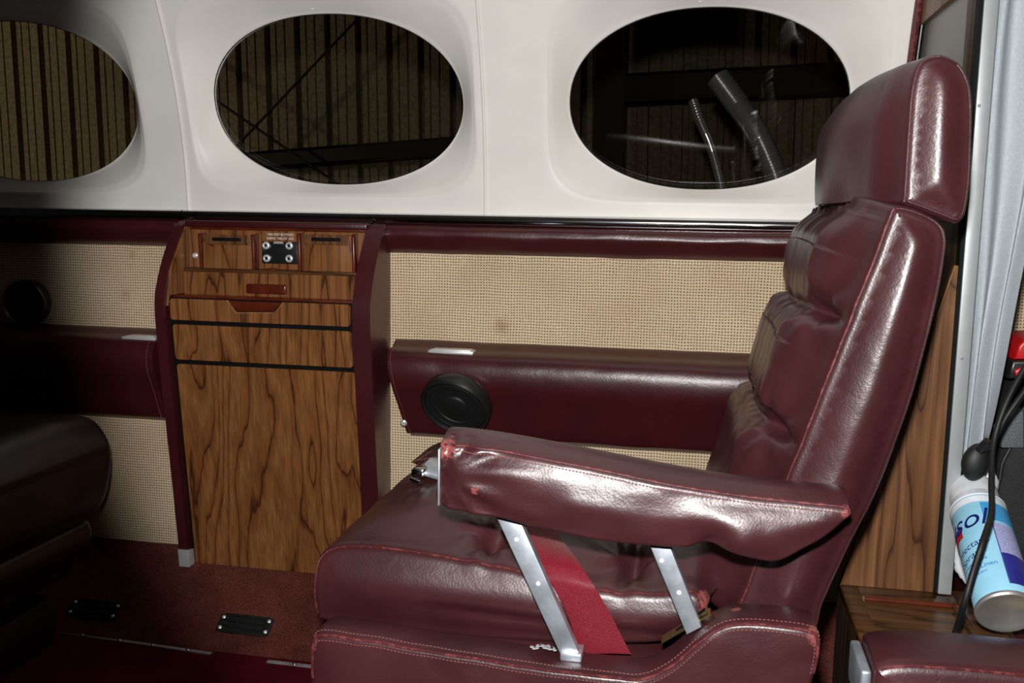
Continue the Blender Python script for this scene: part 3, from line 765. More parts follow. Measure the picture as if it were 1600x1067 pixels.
def dispB(p, n, v, u):
    out = Vector(); vv = max(0, min(1, v)); e = min(vv, 1-vv)
    wf = smooth(n.dot(DB), .05, .75)
    if wf > 0:
        roll = smooth(e, 0, .19); up = .45+.55*smooth(zt_-p.z, -.005, .05)
        seg = 1.0; extra = 0.0
        for zc_ in (zs_c1, zs_c2):
            zl = zc_-.010*(1-abs(2*vv-1))+.002*noise.noise(Vector((vv*9, zc_*7, 1)))
            d = p.z-zl; ad = abs(d)
            seg *= 1-.36*exp(-(ad/.009)**1.1)*(.5+.5*smooth(e, .0, .08))-.10*exp(-(ad/.045)**2)
            if d < 0: extra += .0035*exp(-((ad-.03)/.022)**2)*roll
            # gathers running out of the tuft line
            g = noise.noise(Vector((vv*22+p.z*3, p.z*5, zc_*9)))
            extra += .0050*g*exp(-(ad/.06)**2)*roll
            for tv in (.13, .87):
                extra -= .021*exp(-((vv-tv)/.05)**2-(ad/.013)**2)
                q = atan2(d, (vv-tv)*.46); rr_ = sqrt(d*d+((vv-tv)*.46)**2)
                extra += .0020*sin(q*7+1)*exp(-((rr_-.03)/.022)**2)
        extra += .0030*roll*noise.noise(Vector((vv*7+p.z*6, p.z*3, 4)))
        if p.z > zs_c1:
            fd = smooth(p.z, zs_c1+.01, zs_c1+.06)*roll
            extra += fd*(.0030*noise.noise(Vector((vv*20+p.z*4, p.z*4, 14)))+.0011*sin(vv*74+9*noise.noise(Vector((vv*3, p.z*6, 2))))*(.4+.6*smooth(p.z, zt_-.07, zt_-.01)))
        else: extra += .0034*roll*noise.noise(Vector((vv*10+p.z*10, p.z*4, 24)))
        out += DB*((.050*roll*seg*up+extra)*wf)
    if n.z > .3: out += Vector((0, 0, .008*sin(vv*pi)))
    if v < .03 and n.dot(DB) < .7:
        out += Vector((0, -.0016*N3(p, 14)-.0006*N3(p, 40, 5), 0))
    return out
bm, gp, inf = cushion(profB, YN, YFAR, .011, k=12, M_=96, bulge=.017, disp=dispB, spine=xz([(1432, 375), (1410, 450), (1385, 540), (1350, 640), (1318, 730), (1280, 820), (1240, 900), (1212, 960)], YN))
bk = obj('backrest', bm, 'leather_worn', seat, angle=None)
ring = gp[inf['near']]; k = inf['k']
path = [p+Vector((-.0009, -.0009, 0)) for p in ring[0:12*k]]
obj('seam', T(path, .0013, n=6), 'seam', bk)
path = [p+Vector((0, -.0006, 0)) for p in ring[13*k:25*k]]
obj('rear_seam', T(path, .0011, n=6), 'leather', bk)
# headrest ---------------------------------------------------------
YH0, YH1 = 1.045, 1.475
hd = [(1412, 318), (1412, 300), (1415, 245), (1419, 189), (1424, 140), (1434, 104), (1450, 88), (1473, 84), (1500, 96), (1515, 120), (1521, 150), (1521, 210), (1520, 270), (1514, 318), (1507, 340), (1493, 349), (1470, 341), (1440, 329)]
profH = xz(hd, YH0)
hz0, hz1 = min(z for x, z in profH), max(z for x, z in profH)
def dispH(p, n, v, u):
    out = Vector(); vv = max(0, min(1, v)); e = min(vv, 1-vv); tz = (p.z-hz0)/(hz1-hz0)
    if n.x < .2:
        roll = smooth(e, 0, .42)*.7+.3*smooth(e, 0, .12)
        prof = (1-smooth(tz, .6, 1.1)*.5)*(.8+.2*smooth(tz, -.05, .2))
        out += Vector((-.058*roll*prof*smooth(-n.x, -.2, .75), 0, 0))
        out += n*.004*N3(p, 9, 4)*roll
        out -= n*.005*exp(-((vv-.28)/.07)**2)*smooth(.5-tz, 0, .4)
    if n.z > 0: out += Vector((0, 0, -.004*smooth(e, .1, .5)))
    if n.z < -.3: out += Vector((0, 0, .006*smooth(e, 0, .4)))
    out += n*.0010*N3(p, 18, 8)
    return out
bm, gp, inf = cushion(profH, YH0, YH1, .009, k=9, M_=64, bulge=.014, disp=dispH, spine=xz([(1468, 135), (1467, 290)], YH0))
hr = obj('headrest', bm, 'leather', seat, angle=None)
k = inf['k']; rg = gp[inf['near']]
obj('seam', T([p+Vector((-.0008, -.0008, 0)) for p in rg[0:7*k]], .0012, n=6), 'leather', hr)
obj('rear_seam', T([p+Vector((.0004, -.0012, 0)) for p in gp[inf['near']-1][8*k:18*k]], .0011, n=6), 'leather', hr)
pA = P(1498, 352, y=1.15)
obj('headrest_post', B((.232, 1.14, .74), (.246, 1.38, .815), .003), 'black', seat)
# seat cushion -----------------------------------------------------
cs = [(493, 960), (494, 900), (500, 868), (528, 852), (600, 853), (700, 867), (800, 885), (870, 903), (950, 918), (1030, 922), (1080, 918), (1103, 935), (1104, 965), (1085, 990), (1000, 1010), (800, 1005), (600, 990), (510, 975)]
profC = xz(cs, YN)
zC = P(600, 853, y=YN).z
cx0 = P(500, 868, y=YN).x; cx1 = P(1103, 935, y=YN).x
def dispC(p, n, v, u):
    out = Vector(); vv = max(0, min(1, v)); e = min(vv, 1-vv); tx = (p.x-cx0)/(cx1-cx0)
    if n.z > .15:
        roll = smooth(e, 0, .20)*smooth(tx, -.02, .22)
        out += n*(.028*roll)
        # cross tuft lines and tuft hollows
        for tc in (.43, .80):
            d = abs(tx-tc-.02*sin(vv*9))
            out -= n*.014*exp(-(d/.026)**1.2)*smooth(e, .02, .12)
            out += n*(.0030*sin(vv*60+4*N3(p, 9))*exp(-(d/.11)**2)*roll)
            for tv in (.12, .88):
                out -= n*.016*exp(-((vv-tv)/.05)**2-(d/.035)**2)
                dy = (vv-tv)*.46; dx = (tx-tc)*.6; rr_ = sqrt(dx*dx+dy*dy)
                out += n*.0026*sin(atan2(dx, dy)*7+tc*9)*exp(-((rr_-.032)/.024)**2)
        for tg, ag in ((.15, .0022), (.19, .0028), (.30, .0016), (.62, .0016), (.66, .0014)):
            out -= n*ag*exp(-((tx-tg-.012*noise.noise(Vector((vv*5, tg*9, 0))))/.006)**2)*smooth(e, .10, .3)
        out += n*.0035*roll*noise.noise(Vector((p.x*5, p.y*26, 2)))
        out += n*.003*roll*N3(p, 15, 7)
    if n.x < -.3: out += n*.003*N3(p, 12, 2)
    if v < .04:
        # soft horizontal creases along the side boxing
        hh = (zC-p.z)/.09
        out += Vector((0, -.010*sin(max(0, min(1, hh))*pi), 0))
        out += Vector((0, .0045*exp(-((p.z-(zC-.058-.02*tx))/.006)**2)*smooth(tx, .15, .5), 0))
        out += Vector((0, -.002*noise.noise(Vector((p.x*8, 1, p.z*34))), 0))
    return out
bm, gp, inf = cushion(profC, YN, YFAR, .012, k=13, M_=90, bulge=.006, disp=dispC, spine=xz([(530, 905), (700, 930), (1060, 960)], YN))
sc_ = obj('seat_cushion', bm, 'leather_worn', seat, angle=None)
k = inf['k']; rg = gp[inf['near']]
obj('seam', T([p+Vector((0, -.0008, .0006)) for p in rg[0:12*k]], .0012, n=6), 'seam', sc_)
# side box under the armrest --------------------------------------
bx = [(487, 1120), (485, 1060), (486, 1010), (500, 992), (560, 998), (700, 1022), (850, 1045), (960, 1058), (1005, 1060), (1045, 1042), (1088, 1006), (1118, 984), (1150, 975), (1205, 976), (1262, 984), (1281, 1002), (1272, 1060), (1240, 1120), (1080, 1140), (800, 1140)]
profX = xz(bx, .95)
def dispX(p, n, v, u):
    out = Vector((0, -.0014*N3(p, 12)-.0008*N3(p, 45), 0)) if v < .1 else Vector()
    if n.z > .2: out += Vector((0, 0, .003*sin(max(0, min(1, v))*pi)+.0012*N3(p, 25)))
    return out
for y0, y1, sgn in ((.95, 1.004, 0), (1.498, 1.56, 1)):
    bm, gp, inf = cushion(profX, y0, y1, .007, k=10, M_=14, bulge=.003, disp=dispX, spine=xz([(520, 1080), (1000, 1105), (1230, 1060)], .95))
    sx = obj('side_panel', bm, 'leather_worn' if not sgn else 'leather', seat, angle=None)
    if not sgn:
        side_box = sx; k = inf['k']; rg = gp[inf['near']]
        obj('piping', T([p+Vector((0, -.0012, .0006)) for p in rg[1*k:16*k]], .0017, n=7), 'seam', sx)
        obj('stitching', stitches([p+Vector((0, -.0006, .0012)) for p in gp[inf['near']+3][2*k:16*k]]), 'stitch', sx)
        obj('stitching', stitches([p+Vector((0, -.0016, -.0012)) for p in gp[inf['near']-2][2*k:16*k]]), 'stitch', sx)
bm = bmesh.new(); box(bm, (-.40, 1.02, .19), (.12, 1.50, .31), .01)
obj('seat_pan', bm, 'leather', seat)
bm = bmesh.new(); box(bm, (-.33, 1.04, 0), (.06, 1.46, .24), .01)
obj('pedestal', bm, 'leather_flat', seat)
# armrest ----------------------------------------------------------
ar = [(688, 790), (686, 742), (688, 704), (694, 697), (760, 704), (850, 720), (950, 740), (1050, 760), (1150, 777), (1250, 788), (1312, 794), (1328, 800), (1322, 812), (1290, 840), (1250, 862), (1210, 879), (1165, 871), (1125, 858), (1100, 853), (1060, 857), (960, 849), (870, 832), (780, 812)]
YA0, YA1 = .945, 1.020
profA = xz(ar, YA0)
pk = P(1118, 848, y=YA0)
def dispA(p, n, v, u):
    out = Vector(); vv = max(0, min(1, v))
    if n.z > .2: out += Vector((0, 0, .011*sin(vv*pi)))
    if v < .25:
        hgt = 1
        out += Vector((0, -.0022*noise.noise(Vector((p.x*12+p.z*20, 0, p.z*40-p.x*8)))-.0005*N3(p, 60, 3), 0))
        dx, dz = p.x-pk.x, p.z-pk.z
        out += Vector((0, .010*exp(-((dx+.004)/.014)**2-((dz+.004)/.011)**2), 0))
        out += Vector((0, -.007*exp(-((dx-.022)/.018)**2-((dz-.004)/.016)**2), 0))
        out += Vector((0, .004*exp(-((dz-dx*.55-.004)/.004)**2)*exp(-((dx+.05)/.04)**2), 0))
        # folds fanning out of the lower front corner
        q = p-P(690, 740, y=YA0); rr_ = sqrt(q.x**2+q.z**2); an = atan2(q.z, q.x)
        out += Vector((0, -.0024*sin(an*13)*exp(-((rr_-.05)/.05)**2), 0))
    return out
bm, gp, inf = cushion(profA, YA0, YA1, .005, k=11, M_=24, bulge=.009, disp=dispA, spine=xz([(705, 745), (900, 782), (1100, 815), (1210, 830), (1290, 812)], YA0))
arm = obj('armrest', bm, 'leather_worn', seat, angle=None)
k = inf['k']; rg = gp[inf['near']+1]
obj('seam', T([p+Vector((0, -.0006, .0008)) for p in rg[3*k:12*k]], .0014, n=7), 'seam', arm)
obj('stitching', stitches([p+Vector((0, -.0012, -.0005)) for p in gp[inf['near']-2][3*k:12*k]], .0036, .0024), 'stitch', arm)
obj('inner_seam', T([p+Vector((0, .0006, .0006)) for p in gp[inf['far']-1][3*k:12*k]], .0012, n=6), 'leather', arm)
f0, f1 = P(684, 700, y=YA0), P(684, 796, y=YA0)
bm = bmesh.new(); box(bm, (f0.x, YA0-.001, f1.z+.004), (f0.x+.0025, YA1+.002, f0.z-.001), .0012)
plabel(obj('end_plate', bm, 'alu', arm), 'chrome plate on the front end')
# worn pink patch at the front corner
def wear(p0, r, parent, n=9):
    pass
# struts -----------------------------------------------------------
def strut(t0, t1, b0, b1, y, holes, foot):
    bm = bmesh.new()
    pts = [P(*t0, y=y), P(*t1, y=y), P(*b1, y=y), P(*b0, y=y)]
    up = (pts[0]-pts[3]).normalized()*.02; pts[0] += up; pts[1] += up
    prism(bm, pts, (0, .012, 0), .0012, 2)
    c = (pts[2]+pts[3])/2
    if foot: box(bm, (pts[3].x-.001, y-.004, c.z-.006), (pts[2].x+.003, y+.022, c.z+.004), .002)
    o = obj('strut', bm, 'alu', seat)
    for h in holes:
        p = P(*h, y=y)
        obj('rivet', L([(0, .001), (.0018, .001), (.0025, .0004), (.0025, -.001), (0, -.001)], p, (0, -1, 0), 18), 'plastic_white', o)
strut((774, 805), (812, 812), (877, 1026), (905, 1021), .972, ((807, 843), (841, 912)), 1)
strut((1012, 845), (1046, 850), (1073, 992), (1096, 980), .972, ((1034, 876), (1061, 926)), 0)
# slots in the side box top
zs1 = P(850, 1014, y=.985)
ps = side_box
bm = bmesh.new()
for i in range(11):
    a = P(831+i*3.6, 1012+random.uniform(-4, 4), z=zs1.z+.004); r_ = random.uniform(.0022, .0045)
    lathe(bm, [(0, .0006), (r_*.8, .0006), (r_, 0)], a, (0, 0, 1), 7)
plabel(obj('chipped_finish', bm, 'nickel', ps), 'chipped silver finish')
a, b = P(1034, 1006, y=.985), P(1110, 962, y=.985)
bm = bmesh.new(); strip(bm, [(a+Vector((0, 0, .005)), (0, 1, 0)), (b+Vector((0, 0, .005)), (0, 1, 0))], .016, .002); plabel(obj('slot_plate', bm, 'brass', side_box), 'brass slot frame')
bm = bmesh.new(); strip(bm, [(a+Vector((.006, 0, .0085)), (0, 1, 0)), (b+Vector((-.006, 0, .0025+.004)), (0, 1, 0))], .007, .001); obj('slot', bm, 'blackgap', side_box)

# ------------------------------------------------------------------ seat belt (rests on the seat)
def band(pairs, name, mat, parent, thick=.0016, lift=0):
    """webbing from a list of (left point, right point)"""
    Lp = catmull([a for a, b in pairs], 8); Rp = catmull([b for a, b in pairs], 8)
    bm = bmesh.new(); rows = []
    for a, b in zip(Lp, Rp):
        rows.append([bm.verts.new(a.lerp(b, i/6)+Vector((0, -.0008*sin(i/6*pi), .0012*sin(i/6*pi)))) for i in range(7)])
    for A, Bq in zip(rows, rows[1:]):
        for i in range(6): bm.faces.new((A[i], A[i+1], Bq[i+1], Bq[i]))
    r = bmesh.ops.solidify(bm, geom=bm.faces[:], thickness=thick)
    return obj(name, bm, mat, parent)
belt = thing('seat_belt', P(940, 1000, y=1.02), 'red webbing lap belt lying over the side of the burgundy seat behind the struts', 'seat belt')
band([(P(790, 790, y=1.12), P(850, 790, y=1.14)), (P(812, 830, y=1.065), P(872, 834, y=1.085)), (P(836, 868, y=1.025), P(900, 872, y=1.03)), (P(858, 905, y=1.006), P(926, 912, y=1.008)), (P(885, 955, y=1.005), P(950, 952, y=1.005)), (P(900, 1000, y=1.006), P(976, 1003, y=1.006)), (P(912, 1022, y=1.007), P(986, 1022, y=1.007))], 'webbing', 'strap', belt)
bz = .447
def on(px, py, z): return P(px, py, z=z)
buck = thing('seat_belt_buckle', P(662, 745, z=.43), 'silver seat belt buckle with maroon webbing on the far front of the seat cushion', 'buckle')
a0, a1, a2, a3 = P(652, 741, z=.444), P(690, 752, z=.438), P(700, 722, z=.442), P(672, 722, z=.450)
bm = bmesh.new(); prism(bm, [a0, a1, a2, a3], (0, 0, .007), .0015, 2); obj('housing', bm, 'alu', buck)
t0, t1 = P(646, 738, z=.446), P(664, 749, z=.443)
bm = bmesh.new(); box(bm, (t0.x, t0.y-.012, t0.z-.004), (t0.x+.018, t0.y+.010, t0.z+.008), .003); obj('latch', bm, 'chrome', buck)
obj('roller', T([P(642, 748, z=.446), P(656, 754, z=.444)], .0026, n=12), 'chrome', buck)
wb = band([(P(642, 722, z=.448), P(668, 736, z=.448)), (P(655, 712, z=.45), P(690, 724, z=.45)), (P(672, 698, z=.452), P(706, 710, z=.452)), (P(690, 690, z=.45), P(716, 700, z=.45))], 'webbing', 'leather_flat', buck)
for s_, e_ in (((646, 722), (676, 704)), ((655, 728), (686, 711)), ((650, 719), (680, 714)), ((668, 707), (662, 727))):
    obj('stitching', stitches([P(*s_, z=.4535), P(*e_, z=.4545)], .003, .0026, .0005), 'stitch', wb)

# ------------------------------------------------------------------ partition, slanted wood fin, post
bm = bmesh.new()
zl = [0, .3, .6, .793, .86]
pts = [Vector((XB, 1.305, 0))]+[Vector((XB, 1.305, .86)), Vector((XB, wall_y(.86)+.02, .86)), Vector((XB, YW+.02, 0))]
prism(bm, pts, (.016, 0, 0)); struct('wall_partition', bm, 'wood_dark', smooth=False)
ztop = 1.30
dv = thing('divider_window', (XB+.008, 1.45, .86), 'smoked glass divider in a dark wood frame above the partition, beside the headrest', 'divider')
gz = P(1470, 13, x=XB).z
obj('pane', B((XB+.005, 1.34, .86), (XB+.009, YW, gz)), 'divider', dv)
obj('frame', B((XB-.002, 1.30, .86), (XB+.014, 1.345, ztop), .002), 'wood_dark', dv)
obj('frame', B((XB-.002, 1.345, gz), (XB+.014, YW+.02, ztop), .002), 'wood_c', dv)
pth = [(XB-.006, wall_y(z)-.004, z) for z in [.80+.5*i/16 for i in range(17)]]
plabel(obj('edge_piping', T(pth, .006), 'seam', dv), 'worn red piping along the curved edge')
plabel(obj('edge_strip', T([(XB+.003, wall_y(z)-.022, z) for z in [.80+(gz-.8)*i/16 for i in range(17)]], .004), 'chrome', dv), 'bright metal strip beside the piping')
# the slanted board
fl = [P(1489, 414, y=1.30), P(1500, 414, y=1.30), P(1500, 414, y=1.30), P(1478, 915, y=1.30), P(1312, 913, y=1.30)]
zsh = P(1400, 915, y=1.30).z
X1 = XB+.002
bm = bmesh.new(); prism(bm, [Vector((fl[0].x, 1.286, fl[0].z)), Vector((X1-.004, 1.286, fl[0].z)), Vector((X1-.004, 1.286, zsh)), Vector((fl[4].x, 1.286, zsh))], (0, .016, 0), .0008, 1)
fin = tag(obj('side_board', bm, 'wood_c', smooth=False), 'tall slanted walnut board standing on the shelf behind the seat', 'board')
plabel(obj('edge_band', T([Vector((fl[0].x-.0006, 1.286, fl[0].z)), Vector((fl[4].x-.0006, 1.286, zsh))], .0009, n=6), 'wood_edge', fin), 'pale edge strip')
post = tag(obj('partition_post', B((X1, 1.280, zsh+.001), (X1+.0165, 1.325, 1.30), .0012), 'postgrey'), 'tall grey metal post between the walnut board and the curtain', 'post')
for py in (165, 560):
    screw(post, P(1530 if py < 300 else 1503, py, y=1.279), (0, -1, 0), .002, 'postgrey')
plabel(obj('dark_strip', B((X1-.0045, 1.283, zsh+.001), (X1, 1.30, 1.30), 0), 'blackgap', post), 'matt black strip along the post')  # matt black strip down the left side of the post
# low cabinet with the shelf
shz = zsh
xa = fl[4].x-.002
pr_edge = P(1590, 1030, z=shz)
low = thing('low_cabinet', (.30, 1.2, 0), 'low dark walnut cabinet with a recessed tray top behind the seat', 'cabinet')
yn = P(1376, 1030, z=shz).y-.06
bm = bmesh.new(); box(bm, (xa, yn, 0), (.372, 1.30, shz-.012), .001)
obj('body', bm, 'wood_dark', low, smooth=False)
bm = bmesh.new()
ta, tb2, tcx, td = P(1342, 932, z=shz), P(1462, 934, z=shz), P(1535, 1016, z=shz), P(1392, 1022, z=shz)
# top with a shallow tray: frame of four boards and a lower floor
x0_, x1_ = ta.x+.004, tb2.x-.006; y1_ = ta.y; y0_ = td.y-.03
box(bm, (xa, yn, shz-.012), (x0_, 1.30, shz), .0008); box(bm, (x1_+.03, yn, shz-.012), (.372, 1.30, shz), .0008)
box(bm, (x0_, y1_, shz-.012), (x1_+.03, 1.30, shz), .0008); box(bm, (x0_, yn, shz-.012), (x1_+.03, y0_, shz), .0008)
tp = obj('top', bm, 'wood_shelf', low)
obj('tray_floor', B((x0_, y0_, shz-.012), (x1_+.03, y1_, shz-.004), 0), 'wood_shelf', low, smooth=False)
plabel(obj('tray_lip', T([(x0_+.003, y1_-.002, shz-.001), (x1_+.026, y1_-.002, shz-.001)], .003, n=8), 'mahog', low), 'red-brown lip at the back of the tray')
obj('groove', B((P(1480, 936, z=shz).x, P(1530, 1010, z=shz).y, shz-.001), (P(1480, 936, z=shz).x+.003, P(1480, 936, z=shz).y, shz+.0006), 0), 'wood_dark', low)
plabel(obj('edge_strip', B((.372, yn, shz-.010), (.380, 1.30, shz+.002), .001), 'brass', low), 'bronze metal edge strip')

# ------------------------------------------------------------------ right edge: curtain, bag, cable, spray can
def curtain(x0, x1, z0, z1, y, folds, lab, amp=.014, ph=0.):
    bm = bmesh.new(); rows = []; nx, nz = 90, 46
    for j in range(nz+1):
        t = j/nz; z = z1+(z0-z1)*t; row = []
        for i in range(nx+1):
            s = i/nx
            a = amp*(.55+.6*t)
            yy = y+a*sin(s*folds*2*pi+ph+.6*sin(t*3))+.006*noise.noise((s*5, t*3, ph))
            xx = x0+(x1-x0)*(s*(1-.48*t*t*s))-.012*t*t*s+.004*sin(t*9+s*5)
            zz_ = z
            if j > nz*.8: zz_ = z-(.05*(1-s)*(t-.8)/.2)*1.0
            row.append(bm.verts.new((xx, yy, zz_)))
        rows.append(row)
    for A, Bq in zip(rows, rows[1:]):
        for i in range(nx): bm.faces.new((A[i], A[i+1], Bq[i+1], Bq[i]))
    bmesh.ops.solidify(bm, geom=bm.faces[:], thickness=.0025)
    return tag(obj('curtain', bm, 'curtain', angle=None), lab, 'curtain')
curtain(X1+.012, X1+.120, .505, 1.28, 1.345, 2.6, 'pale blue-grey cloth curtain hanging right of the grey post')
# aft side wall glimpsed past the curtain
bm = bmesh.new(); box(bm, (XB+.016, YW, 0), (1.2, YW+.02, 1.34)); struct('wall_aft', bm, 'tweed', smooth=False)
# dark seat base / carpeted bin the things lie on
bm = bmesh.new(); box(bm, (.380, 1.02, 0), (.86, 1.62, shz-.004), .01)
tag(obj('carpeted_bin', bm, 'leather_flat'), 'dark burgundy bin under the spray can and the black bag', 'bin')
# bag
bc = P(1612, 760, y=1.36)
bgp = [(1548, 905), (1546, 840), (1552, 760), (1566, 690), (1590, 632), (1640, 600), (1740, 610), (1790, 700), (1790, 905), (1680, 915)]
profG = xz(bgp, 1.39); 
mnz = shz-.002
profG = [(x, max(z, mnz)) for x, z in profG]
def dispG(p, n, v, u): return n*(.012*N3(p, 9, 2)+.004*N3(p, 34, 5))+Vector((0, 0, 0))
bm, gp, inf = cushion(profG, 1.385, 1.56, .03, k=8, M_=24, bulge=.004, disp=dispG)
for v in bm.verts: v.co.z = max(v.co.z, mnz)
bag = tag(obj('travel_bag', bm, 'mesh_black', angle=None), 'black mesh fabric bag at the right edge behind the spray can', 'bag')
k = inf['k']; obj('piping', T([p+Vector((0, -.002, 0)) for p in gp[inf['near']][0:6*k]], .0028, n=8), 'rubber', bag)
obj('pocket', (lambda m: (prism(m, [P(*q, y=1.378) for q in ((1560, 672), (1600, 640), (1600, 700), (1566, 700))], (0, .03, 0), .002), m)[1])(bmesh.new()), 'greymesh', bag)
# red item on the bag
rd = thing('tool_case', P(1600, 585, y=1.42), 'red and black plastic case on top of the bag at the right edge', 'case')
bm = bmesh.new(); prism(bm, [P(*q, y=1.42) for q in ((1586, 562), (1592, 540), (1602, 530), (1680, 528), (1680, 562))], (0, .10, 0), .004, 3); obj('lid', bm, 'red', rd)
bm = bmesh.new(); prism(bm, [P(*q, y=1.415) for q in ((1576, 592), (1582, 564), (1680, 562), (1680, 594))], (0, .11, 0), .004, 3); obj('body', bm, 'black', rd)
bm = bmesh.new(); prism(bm, [P(*q, y=1.408) for q in ((1586, 580), (1594, 575), (1680, 574), (1680, 588), (1588, 588))], (0, .01, 0), .002, 2); plabel(obj('catch', bm, 'red', rd), 'red catch')
# plastic sack
bm = bmesh.new(); bmesh.ops.create_icosphere(bm, subdivisions=5, radius=1)
sc0 = P(1520, 812, y=1.33)
for v in bm.verts:
    d_ = v.co.copy(); f_ = 1+.35*noise.noise(d_*1.8)+.22*noise.noise(d_*4.3)+.10*noise.noise(d_*9)
    v.co = sc0+Vector((d_.x*.034, d_.y*.026, d_.z*.072))*f_
    v.co.z = max(v.co.z, shz-.002)
sack = tag(obj('plastic_sack', bm, 'plastic_white', angle=None), 'crumpled white plastic sack between the grey post and the bag', 'sack')
# spray can ----------------------------------------------------------
cb = P(1573, 957, y=1.115); ct = P(1528, 800, y=1.255)
ax = (ct-cb).normalized(); RC = .0325
ln = (ct-cb).length+.0
can = thing('spray_can', cb, 'pale blue aerosol can lying on its side with its metal base towards the viewer', 'spray can')
obj('body', L([(RC*.93, .002), (RC, .006), (RC, ln-.006), (RC*.97, ln)], cb, ax, 64), 'can_blue', can)
obj('base', L([(0, .006), (RC*.4, .0045), (RC*.8, .001), (RC*.9, -.0012), (RC*.97, -.0014), (RC*1.03, .0005), (RC*1.03, .003), (RC*.99, .0048)], cb, ax, 64), 'tin', can)
obj('shoulder', L([(RC*1.0, ln-.002), (RC*1.02, ln), (RC*.99, ln+.003), (RC*.92, ln+.010), (RC*.90, ln+.012)], cb, ax, 64), 'can_white', can)
obj('cap', L([(RC*.9, ln+.011), (RC*.88, ln+.034), (RC*.8, ln+.043), (0, ln+.045)], cb, ax, 48), 'plastic_white', can)
vc = (CAM-cb); vc = (vc-ax*vc.dot(ax)).normalized(); vs_ = ax.cross(vc)     # vc faces the viewer
def cpt(ang, h, r=RC): return cb+ax*h+(vc*cos(ang)+vs_*sin(ang))*r
def patch(a0, a1, h0, h1, mat, name, dr=.0004, rag=None):
    bm = bmesh.new(); n = 24; rows = []
    for i in range(n+1):
        a = a0+(a1-a0)*i/n; rows.append([bm.verts.new(cpt(a, h0, RC+dr)), bm.verts.new(cpt(a, h1 if rag is None else h1+rag*(i/n), RC+dr))])
    for A, Bq in zip(rows, rows[1:]): bm.faces.new((A[0], A[1], Bq[1], Bq[0]))
    return obj(name, bm, mat, can)
sR = 1 if (cpt(.5, .1)-cpt(-.5, .1)).dot(RT) > 0 else -1
A_ = lambda d: radians(d)*sR
patch(A_(22), A_(92), .022, ln-.050, 'can_lilac', 'label_text_panel')
patch(A_(22), A_(92), .014, .060, 'can_navy', 'label_band', .0006)
patch(A_(8), A_(92), ln-.046, ln-.016, 'can_sky', 'label_band', .0006)
patch(A_(-95), A_(92), ln-.014, ln-.004, 'can_white', 'label_band', .0005)
obj('label_edge', T([cpt(A_(21), h, RC+.0004) for h in (.014, .06, .12, ln-.03)], .0005, n=5), 'can_navy', can)
def wrap(s, size, adeg, h, mat, tilt=0., shear=0., dr=.0009, xs=1.):
    me = text_mesh(s, size, extrude=.0001, shear=shear, align='LEFT')
    bmx = bmesh.new(); bmx.from_mesh(me)
    bmesh.ops.subdivide_edges(bmx, edges=[e for e in bmx.edges if e.calc_length() > .003], cuts=2)
    for v in bmx.verts:
        x, y = v.co.x*xs, v.co.y; x, y = x*cos(tilt)-y*sin(tilt), x*sin(tilt)+y*cos(tilt)
        v.co = cpt(A_(adeg)+sR*x/RC, h+y, RC+dr)
    bmesh.ops.triangulate(bmx, faces=bmx.faces[:])
    o = obj('lettering', bmx, mat, can, smooth=False)
wrap('Lysol', .038, -128, ln-.052, 'can_navy', shear=.3)
wrap('Disinfectant', .0135, -108, .070, 'can_navy', tilt=.12)
wrap('Spray', .0135, -70, .058, 'can_navy', tilt=.12, shear=.2)
wrap('Eliminates odors', .0062, -80, .050, 'can_navy', tilt=.06)
wrap('Crisp Linen', .0088, -62, .040, 'can_sky', tilt=.06)
wrap('scent', .0058, -34, .034, 'can_sky', tilt=.06)
bm = bmesh.new(); rows = []
for i in range(17):
    t = i/16; a = A_(-95+50*t); h = .088+.010*t+.004*sin(t*pi)
    rows.append([bm.verts.new(cpt(a, h, RC+.0007)), bm.verts.new(cpt(a, h+.010, RC+.0007))])
for A, Bq in zip(rows, rows[1:]): bm.faces.new((A[0], A[1], Bq[1], Bq[0]))
obj('label_banner', bm, 'red', can)
bm = bmesh.new(); rows = []
for i in range(17):
    t = i/16; a = A_(-95+50*t); h = .098+.010*t+.004*sin(t*pi)
    rows.append([bm.verts.new(cpt(a, h, RC+.0007)), bm.verts.new(cpt(a, h+.008*sin(t*pi)**.5+.0004, RC+.0007))])
for A, Bq in zip(rows, rows[1:]): bm.faces.new((A[0], A[1], Bq[1], Bq[0]))
obj('label_banner', bm, 'can_navy', can)
# black cable with plug
cbl = thing('power_cable', P(1500, 1000, y=1.08), 'black cable looping down in front of the curtain and the walnut shelf', 'cable')
pts = catmull([P(1640, 520, y=1.27), P(1603, 572, y=1.25), P(1572, 630, y=1.235), P(1553, 690, y=1.225), P(1549, 750, y=1.19), P(1549, 800, y=1.14), P(1536, 845, y=1.09), P(1520, 895, y=1.08), P(1506, 945, y=1.075), P(1492, 990, z=shz+.022), P(1478, 1024, z=shz+.006), P(1470, 1080, z=shz+.006)], 10)
obj('cord', T(pts, .0034, n=12), 'rubber', cbl)
obj('cord', T(catmull([P(1640, 560, y=1.26), P(1600, 612, y=1.245), P(1572, 652, y=1.24), P(1552, 690, y=1.245), P(1540, 702, y=1.25)], 10), .0032, n=12), 'rubber', cbl)
pc = P(1524, 722, y=1.262)
bm = bmesh.new(); bmesh.ops.create_uvsphere(bm, u_segments=32, v_segments=20, radius=1)
for v in bm.verts:
    c_ = v.co; s_ = 1-.12*c_.z*c_.z
    v.co = pc+Vector((c_.x*.0165*s_+c_.z*.002, c_.y*.012, c_.z*.024))
plabel(obj('plug', bm, 'rubber', cbl), 'rounded black plug')
obj('plug_collar', T([P(1530, 703, y=1.255), P(1545, 690, y=1.247)], .0062, n=14), 'black', cbl)

